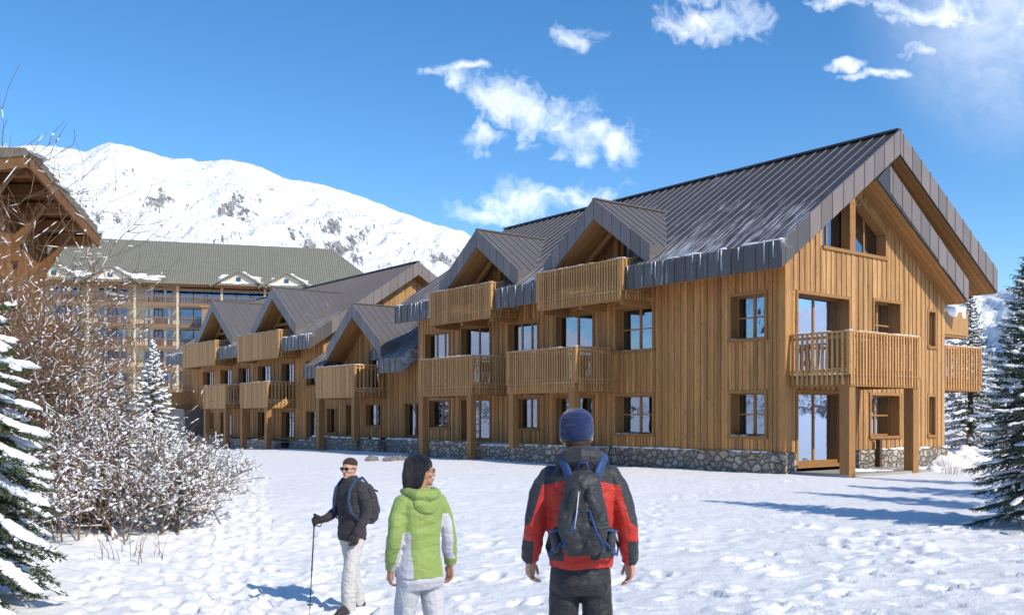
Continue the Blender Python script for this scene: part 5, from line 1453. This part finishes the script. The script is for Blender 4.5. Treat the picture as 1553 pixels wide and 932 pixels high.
def woman():
    root = empty('person', (-.66, 6.84, -.28), R(36), 'person with black bobbed hair, lime green hooded jacket and pale grey trousers', 'person')
    b = MB(); Mx = head(b, (.015, .01, 1.545), R(-112), .96)
    limb(b, [(0, -.01, 1.33), (0, 0, 1.40), (.01, .0, 1.48)], [.050, .045, .048])
    loft(b, [(0, 0, .78, .155, .115), (0, 0, .92, .13, .10), (0, 0, 1.05, .12, .09), (0, 0, 1.22, .14, .10), (0, 0, 1.34, .12, .08), (0, 0, 1.38, .06, .05)])
    R_ = [(.155, 0, 1.325), (.225, -.03, 1.09), (.255, .01, .95), (.28, .045, .845)]
    Lh = [(-.155, 0, 1.325), (-.205, -.03, 1.09), (-.21, .01, .96), (-.20, .06, .855)]
    limb(b, R_, [.045, .036, .031, .024]); limb(b, Lh, [.045, .036, .031, .024])
    hand(b, R_[-1], (.10, .12, -1), (-1, .2, 0), (-.2, 1, 0), .9, .55); hand(b, Lh[-1], (0, .2, -1), (1, .2, 0), (.2, 1, 0), .9, .6)
    for s in (-1, 1):
        dy = .06 if s < 0 else -.05; limb(b, [(s * .088, 0, .76), (s * .10, dy, .44), (s * .105, dy * .6, .1)], [.070, .045, .034]); shoe(b, s * .11, .0, -s * .15, .25)
    fuse(b, 'body', [M['skint'], M['lips']], root, .0042, 2, matfn=lambda c, n: 1 if (Mx.inverted() @ c - Vector((0, .095, -.065))).length < .022 else 0)
    t = MB()
    loft(t, [(0, 0, .93, .145, .115), (0, -.005, .85, .172, .135), (0, -.012, .77, .180, .142), (0, 0, .71, .17, .12)])
    for s, dy in ((-1, .06), (1, -.05)): limb(t, [(s * .088, 0, .75), (s * .098, dy * .5, .60), (s * .10, dy, .44), (s * .10, dy, .26), (s * .105, dy * .6, .09)], [.092, .086, .072, .070, .073])
    pale = cloth('pale_grey_trousers', (.50, .49, .50), .8, wr=.6, sc=8, var=.05)
    fuse(t, 'trousers', [pale], root, .008, 3, disp=wrinkle(8, .008, .7))
    bt = MB()
    for s in (-1, 1):
        bt = MB(); shoe(bt, s * .11, .0, -s * .15, .26)
        fuse(bt, 'boot', [cloth('grey_boots', (.12, .12, .12), .7)], root, .008, 2, disp=lambda c: .006)
    j = MB()
    loft(j, [(0, -.005, .795, .182, .150), (0, -.005, .86, .176, .145), (0, 0, .96, .154, .128), (0, 0, 1.06, .148, .122), (0, 0, 1.20, .168, .126), (0, -.005, 1.31, .178, .120), (0, -.005, 1.365, .140, .100), (0, 0, 1.40, .090, .085), (0, .01, 1.43, .080, .080)])
    limb(j, [(.145, -.005, 1.315), (.185, -.01, 1.24), (.228, -.03, 1.09), (.258, .01, .95), (.277, .035, .875)], [.068, .066, .058, .055, .046])
    limb(j, [(-.145, -.005, 1.315), (-.185, -.01, 1.24), (-.212, -.03, 1.09), (-.215, .01, .96), (-.205, .05, .875)], [.068, .066, .060, .055, .046])
    j.tube([(.274, .03, .90), (.285, .045, .855)], [.050, .049], 14)
    lime = cloth('lime_shell', (.24, .32, .085), .6, var=.06, wr=.55, sc=7); grey = cloth('light_grey_panel', (.50, .49, .52), .65, var=.05, wr=.5, sc=7)
    def jm(c, n):
        if c.z < 1.33:
            arm = abs(c.x) > .185 + max(0, 1.12 - c.z) * .12 if c.z < 1.2 else abs(c.x) > .20
            if not arm:
                fr = .118 + max(0, (1.0 - c.z)) * .02 + max(0, c.z - 1.1) * .25
                if abs(c.x) > fr and c.y > -.125 and c.z < 1.24 and (c.x > 0 or c.z < 1.12): return 1
            else:
                if c.x > 0 and c.y < -.045 + (1.1 - c.z) * .25 and n.x * (1 if c.x > 0 else -1) < .15 and c.z > .9: return 1
        return 0
    fuse(j, 'jacket', [lime, grey], root, .0065, 2, disp=wrinkle(7.5, .009, 1.2), matfn=jm)
    h = MB()
    h.ell((0, -.100, 1.315), (.110, .048, .080), 18, 12, rot=Matrix.Rotation(-.25, 3, 'X'))
    h.tube([(-.105, .06, 1.40), (-.11, -.02, 1.40), (-.075, -.10, 1.385), (0, -.13, 1.375), (.075, -.10, 1.385), (.11, -.02, 1.40), (.105, .06, 1.40), (.07, .12, 1.40)], [.026, .032, .040, .044, .040, .032, .028, .016], 12)
    fuse(h, 'hood', [lime], root, .006, 2, disp=wrinkle(10, .007))
    # hair: a smooth bob
    q = MB()
    q.ell((0, -.022, .040), (.092, .108, .090), 22, 14)
    loft(q, [(0, -.045, .06, .084, .082), (0, -.046, .0, .088, .084), (0, -.050, -.07, .090, .078), (0, -.050, -.115, .084, .066), (0, -.048, -.135, .066, .046)], 24, 2.2)
    for s in (-1, 1): limb(q, [(s * .068, .028, .058), (s * .080, .002, .0), (s * .084, -.018, -.06), (s * .080, -.025, -.115)], [.026, .030, .028, .016], 10)
    rl = random.Random(12)
    for i in range(26):
        an = math.pi * (1.0 + (i + rl.random()) / 26) if i % 2 else math.pi * (.93 + 1.14 * rl.random())
        cx, cy = math.cos(an), math.sin(an); ll = rl.uniform(-.175, -.125)
        limb(q, [(cx * .080, cy * .075 - .04, .04), (cx * .092, cy * .082 - .045, -.03), (cx * .094, cy * .078 - .048, -.09), (cx * .088 + rl.gauss(0, .004), cy * .070 - .05, ll)], [.012, .015, .013, .007], 8)
    hr = MB(); xmb(Mx, q, hr)
    mh, th_, bh = newmat('black_hair'); bh.inputs['Base Color'].default_value = (.008, .007, .007, 1); bh.inputs['Roughness'].default_value = .33
    bump(th_, bh, th_.noise(th_.coords((90, 90, 5)), 3, 3), .9, .02)
    fuse(hr, 'hair', [mh], root, .005, 3, disp=lambda c: .006 * mn.noise(Vector((c.x * 45, c.y * 45, c.z * 5))))
    g = MB(); q = MB()
    for s in (-1, 1):
        q.tube([(s * .033 + .021 * math.cos(a), .098, .003 + .016 * math.sin(a)) for a in [i * math.pi / 5 for i in range(11)]], .0022, 6)
        q.tube([(s * .054, .096, .006), (s * .074, .06, .006), (s * .080, -.01, .004)], .0022, 6)
    q.tube([(-.012, .1, .005), (.012, .1, .005)], .002, 6)
    xmb(Mx, q, g); g.build('glasses', cloth('dark_glasses_frame', (.03, .02, .02), .3), root, True)
woman()

def far_man():
    px_, py_ = -1.83, 10.94
    TH3 = R(138)
    root = empty('person', (px_, py_, gz1(px_, py_) - .02), TH3, 'person with sunglasses, dark jacket and pale trousers, leaning on a walking pole', 'person')
    b = MB(); Mx = head(b, (.01, .03, 1.62), R(14), 1.0)
    limb(b, [(0, 0, 1.42), (0, .01, 1.50), (.005, .02, 1.58)], [.058, .054, .056])
    loft(b, [(0, 0, .84, .15, .11), (0, 0, 1.0, .14, .105), (0, 0, 1.12, .15, .11), (0, 0, 1.32, .165, .11), (0, 0, 1.43, .13, .09), (0, 0, 1.47, .07, .06)])
    Rr = [(.175, .02, 1.42), (.235, .0, 1.16), (.22, .16, 1.06), (.20, .30, 1.04)]
    Ll = [(-.175, 0, 1.42), (-.225, -.02, 1.14), (-.225, .05, .99), (-.215, .115, .90)]
    limb(b, Rr, [.044, .038, .034, .026]); limb(b, Ll, [.044, .038, .034, .026])
    hand(b, Rr[-1], (-.05, 1, -.10), (-1, 0, 0), (0, 0, 1), 1.0, 1.15, .0)
    hand(b, Ll[-1], (.02, .25, -1), (1, .15, 0), (.2, 1, 0), 1.0, .85)
    feet = ((-.13, .17), (.13, -.17))
    for (sx, sy) in feet:
        s = 1 if sx > 0 else -1
        limb(b, [(s * .095, 0, .85), (sx * .95, sy * .6 + .02, .47), (sx, sy - .02, .09)], [.080, .055, .042]); shoe(b, sx, sy, -s * .25, .28)
    fuse(b, 'body', [M['skin'], M['lips']], root, .0045, 2, matfn=lambda c, n: 1 if (Mx.inverted() @ c - Vector((0, .095, -.065))).length < .021 else 0)
    t = MB()
    loft(t, [(0, 0, .98, .150, .118), (0, 0, .90, .168, .130), (0, -.005, .83, .172, .134), (0, 0, .78, .16, .12)])
    for (sx, sy) in feet:
        s = 1 if sx > 0 else -1
        limb(t, [(s * .085, 0, .81), (s * .10, sy * .4, .63), (sx * .95, sy * .65 + .02, .46), (sx, sy * .9, .25), (sx, sy - .02, .07)], [.098, .094, .086, .086, .086])
    fuse(t, 'trousers', [cloth('pale_trousers', (.52, .50, .47), .8, wr=.9, sc=10, var=.06)], root, .008, 2, disp=wrinkle(8, .008, .8))
    bt = MB()
    for (sx, sy) in feet:
        bt = MB(); shoe(bt, sx, sy, (-.25 if sx > 0 else .25), .31)
        fuse(bt, 'boot', [cloth('dark_boots', (.035, .03, .028), .6)], root, .008, 2, disp=lambda c: .008)
    j = MB()
    loft(j, [(0, 0, .80, .178, .135), (0, 0, .88, .185, .142), (0, 0, 1.0, .178, .138), (0, 0, 1.15, .188, .138), (0, 0, 1.33, .205, .138), (0, 0, 1.42, .185, .118), (0, 0, 1.475, .13, .10), (0, .01, 1.52, .075, .078), (0, .015, 1.545, .070, .074)])
    limb(j, [(.16, .01, 1.405), (.205, .01, 1.30), (.240, .0, 1.16), (.225, .15, 1.065), (.208, .25, 1.045)], [.076, .070, .064, .056, .046])
    limb(j, [(-.16, 0, 1.405), (-.205, 0, 1.30), (-.232, -.02, 1.14), (-.232, .05, 1.0), (-.220, .105, .925)], [.076, .070, .064, .056, .047])
    fuse(j, 'jacket', [cloth('charcoal_jacket', (.036, .031, .034), .75, wr=.7, sc=9)], root, .007, 2, disp=wrinkle(8, .010, 1.2))
    for P0, dd, pn, th, cu in ((Rr[-1], (-.05, 1, -.10), (-1, 0, 0), (0, 0, 1), 1.15), (Ll[-1], (.02, .25, -1), (1, .15, 0), (.2, 1, 0), .85)):
        gl = MB(); hand(gl, P0, dd, pn, th, 1.03, cu, .0 if cu > 1 else .06)
        d_ = Vector(dd).normalized(); gl.tube([Vector(P0) - d_ * .05, Vector(P0) + d_ * .02], [.038, .036], 12)
        fuse(gl, 'glove', [cloth('black_glove', (.022, .02, .022), .7)], root, .0045, 1, disp=lambda c: .004)
    q = MB(); q.ell((0, -.015, .056), (.0795, .0965, .070), 20, 12); hr = MB(); xmb(Mx, q, hr)
    hro = fuse(hr, 'hair', [cloth('short_brown_hair', (.045, .026, .017), .9)], root, .006, 1, disp=lambda c: .002 * mn.noise(c * 90))
    q = MB()
    for s in (-1, 1):
        q.ell((s * .033, .096, .0), (.029, .010, .019), 12, 8); q.tube([(s * .058, .090, .006), (s * .076, .05, .006), (s * .082, -.01, .004)], .0035, 6)
    q.tube([(-.012, .102, .006), (.012, .102, .006)], .004, 6)
    g = MB(); xmb(Mx, q, g); g.build('sunglasses', cloth('black_lenses', (.006, .006, .007), .12), root, True)
    # walking pole, from the right hand down to the snow
    Tm = Matrix.Translation(root.location) @ Matrix.Rotation(TH3, 4, 'Z')
    top = Vector((.195, .375, 1.12)); tip = Vector((.10, .52, -.03))
    pl = empty('walking_pole', Tm @ Vector((tip.x, tip.y, 0)), TH3, 'thin black walking pole planted in the snow, held in a gloved hand', 'walking pole')
    o_ = Vector((tip.x, tip.y, 0)); d = (tip - top).normalized(); L = (tip - top).length
    m = MB(o_); m.tube([top + d * .13, top + d * .62], .0085, 8); m.tube([top + d * .60, top + d * (L - .12)], .0070, 8); m.build('shaft', plain('black_alloy', (.03, .03, .032), .35), pl, True)
    m = MB(o_); m.tube([top - d * .0, top + d * .015, top + d * .13, top + d * .15], [.017, .015, .014, .011], 10); m.build('grip', plain('black_foam', (.015, .015, .015), .8), pl, True)
    m = MB(o_); m.tube([top + d * (L - .16), top + d * (L - .145)], [.036, .03], 12); m.build('basket', plain('black_plastic', (.02, .02, .02), .5), pl, True)
    m = MB(o_); m.tube([top + d * (L - .12), tip], [.006, .003], 8); m.build('tip', plain('steel_tip', (.4, .4, .4), .3, 1.0), pl, True)
    m = MB(o_); m.tube([top + d * .60, top + d * .64], [.0125, .0125], 8); m.build('clamp', plain('grey_clamp', (.1, .1, .1), .4), pl, True)
    m = MB(o_); w0 = top + d * .01; m.tube([w0, w0 + Vector((-.02, -.05, -.02)), w0 + Vector((-.03, -.085, -.09)), w0 + Vector((-.02, -.06, -.14)), w0 + d * .12], [(.003, .008)] * 5, 6); m.build('wrist_strap', plain('black_strap', (.02, .02, .02), .8), pl, True)
    # his backpack
    bp = empty('backpack', Tm @ Vector((0, -.2, .95)), TH3, 'small dark backpack with a blue strap on the back of the dark jacket', 'backpack')
    k = MB(); loft(k, [(0, .0, .03, .12, .055), (0, -.03, .08, .145, .095), (0, -.035, .2, .15, .105), (0, -.025, .34, .135, .09), (0, -.005, .44, .11, .065), (0, .01, .49, .07, .035)])
    fuse(k, 'pack_body', [cloth('dark_pack', (.035, .030, .034), .65, wr=.7, sc=10)], bp, .007, 2, disp=wrinkle(11, .008))
    k = MB(); k.ell((0, -.125, .17), (.10, .035, .10), 14, 10); fuse(k, 'pocket', [cloth('dark_pack_pocket', (.028, .026, .03), .65)], bp, .007, 2, disp=wrinkle(12, .006))
    bl_ = cloth('navy_strap', (.018, .045, .09), .6)
    for s in (-1, 1):
        st = MB(); pts = [(s * .075, .03, .42), (s * .10, .06, .50), (s * .115, .14, .565), (s * .125, .24, .545), (s * .13, .335, .44), (s * .135, .355, .32), (s * .155, .34, .20), (s * .195, .27, .10), (s * .195, .16, .06), (s * .15, .05, .07)]
        st.tube(pts, [(.009, .020)] * 7 + [(.005, .010)] * 3, 10); st.build('shoulder_strap', bl_, bp, True)
    k = MB(); k.tube([(-.13, -.07, .40), (0, -.115, .41), (.13, -.07, .40)], (.006, .012), 8); k.build('zip_trim', bl_, bp, True)
far_man()
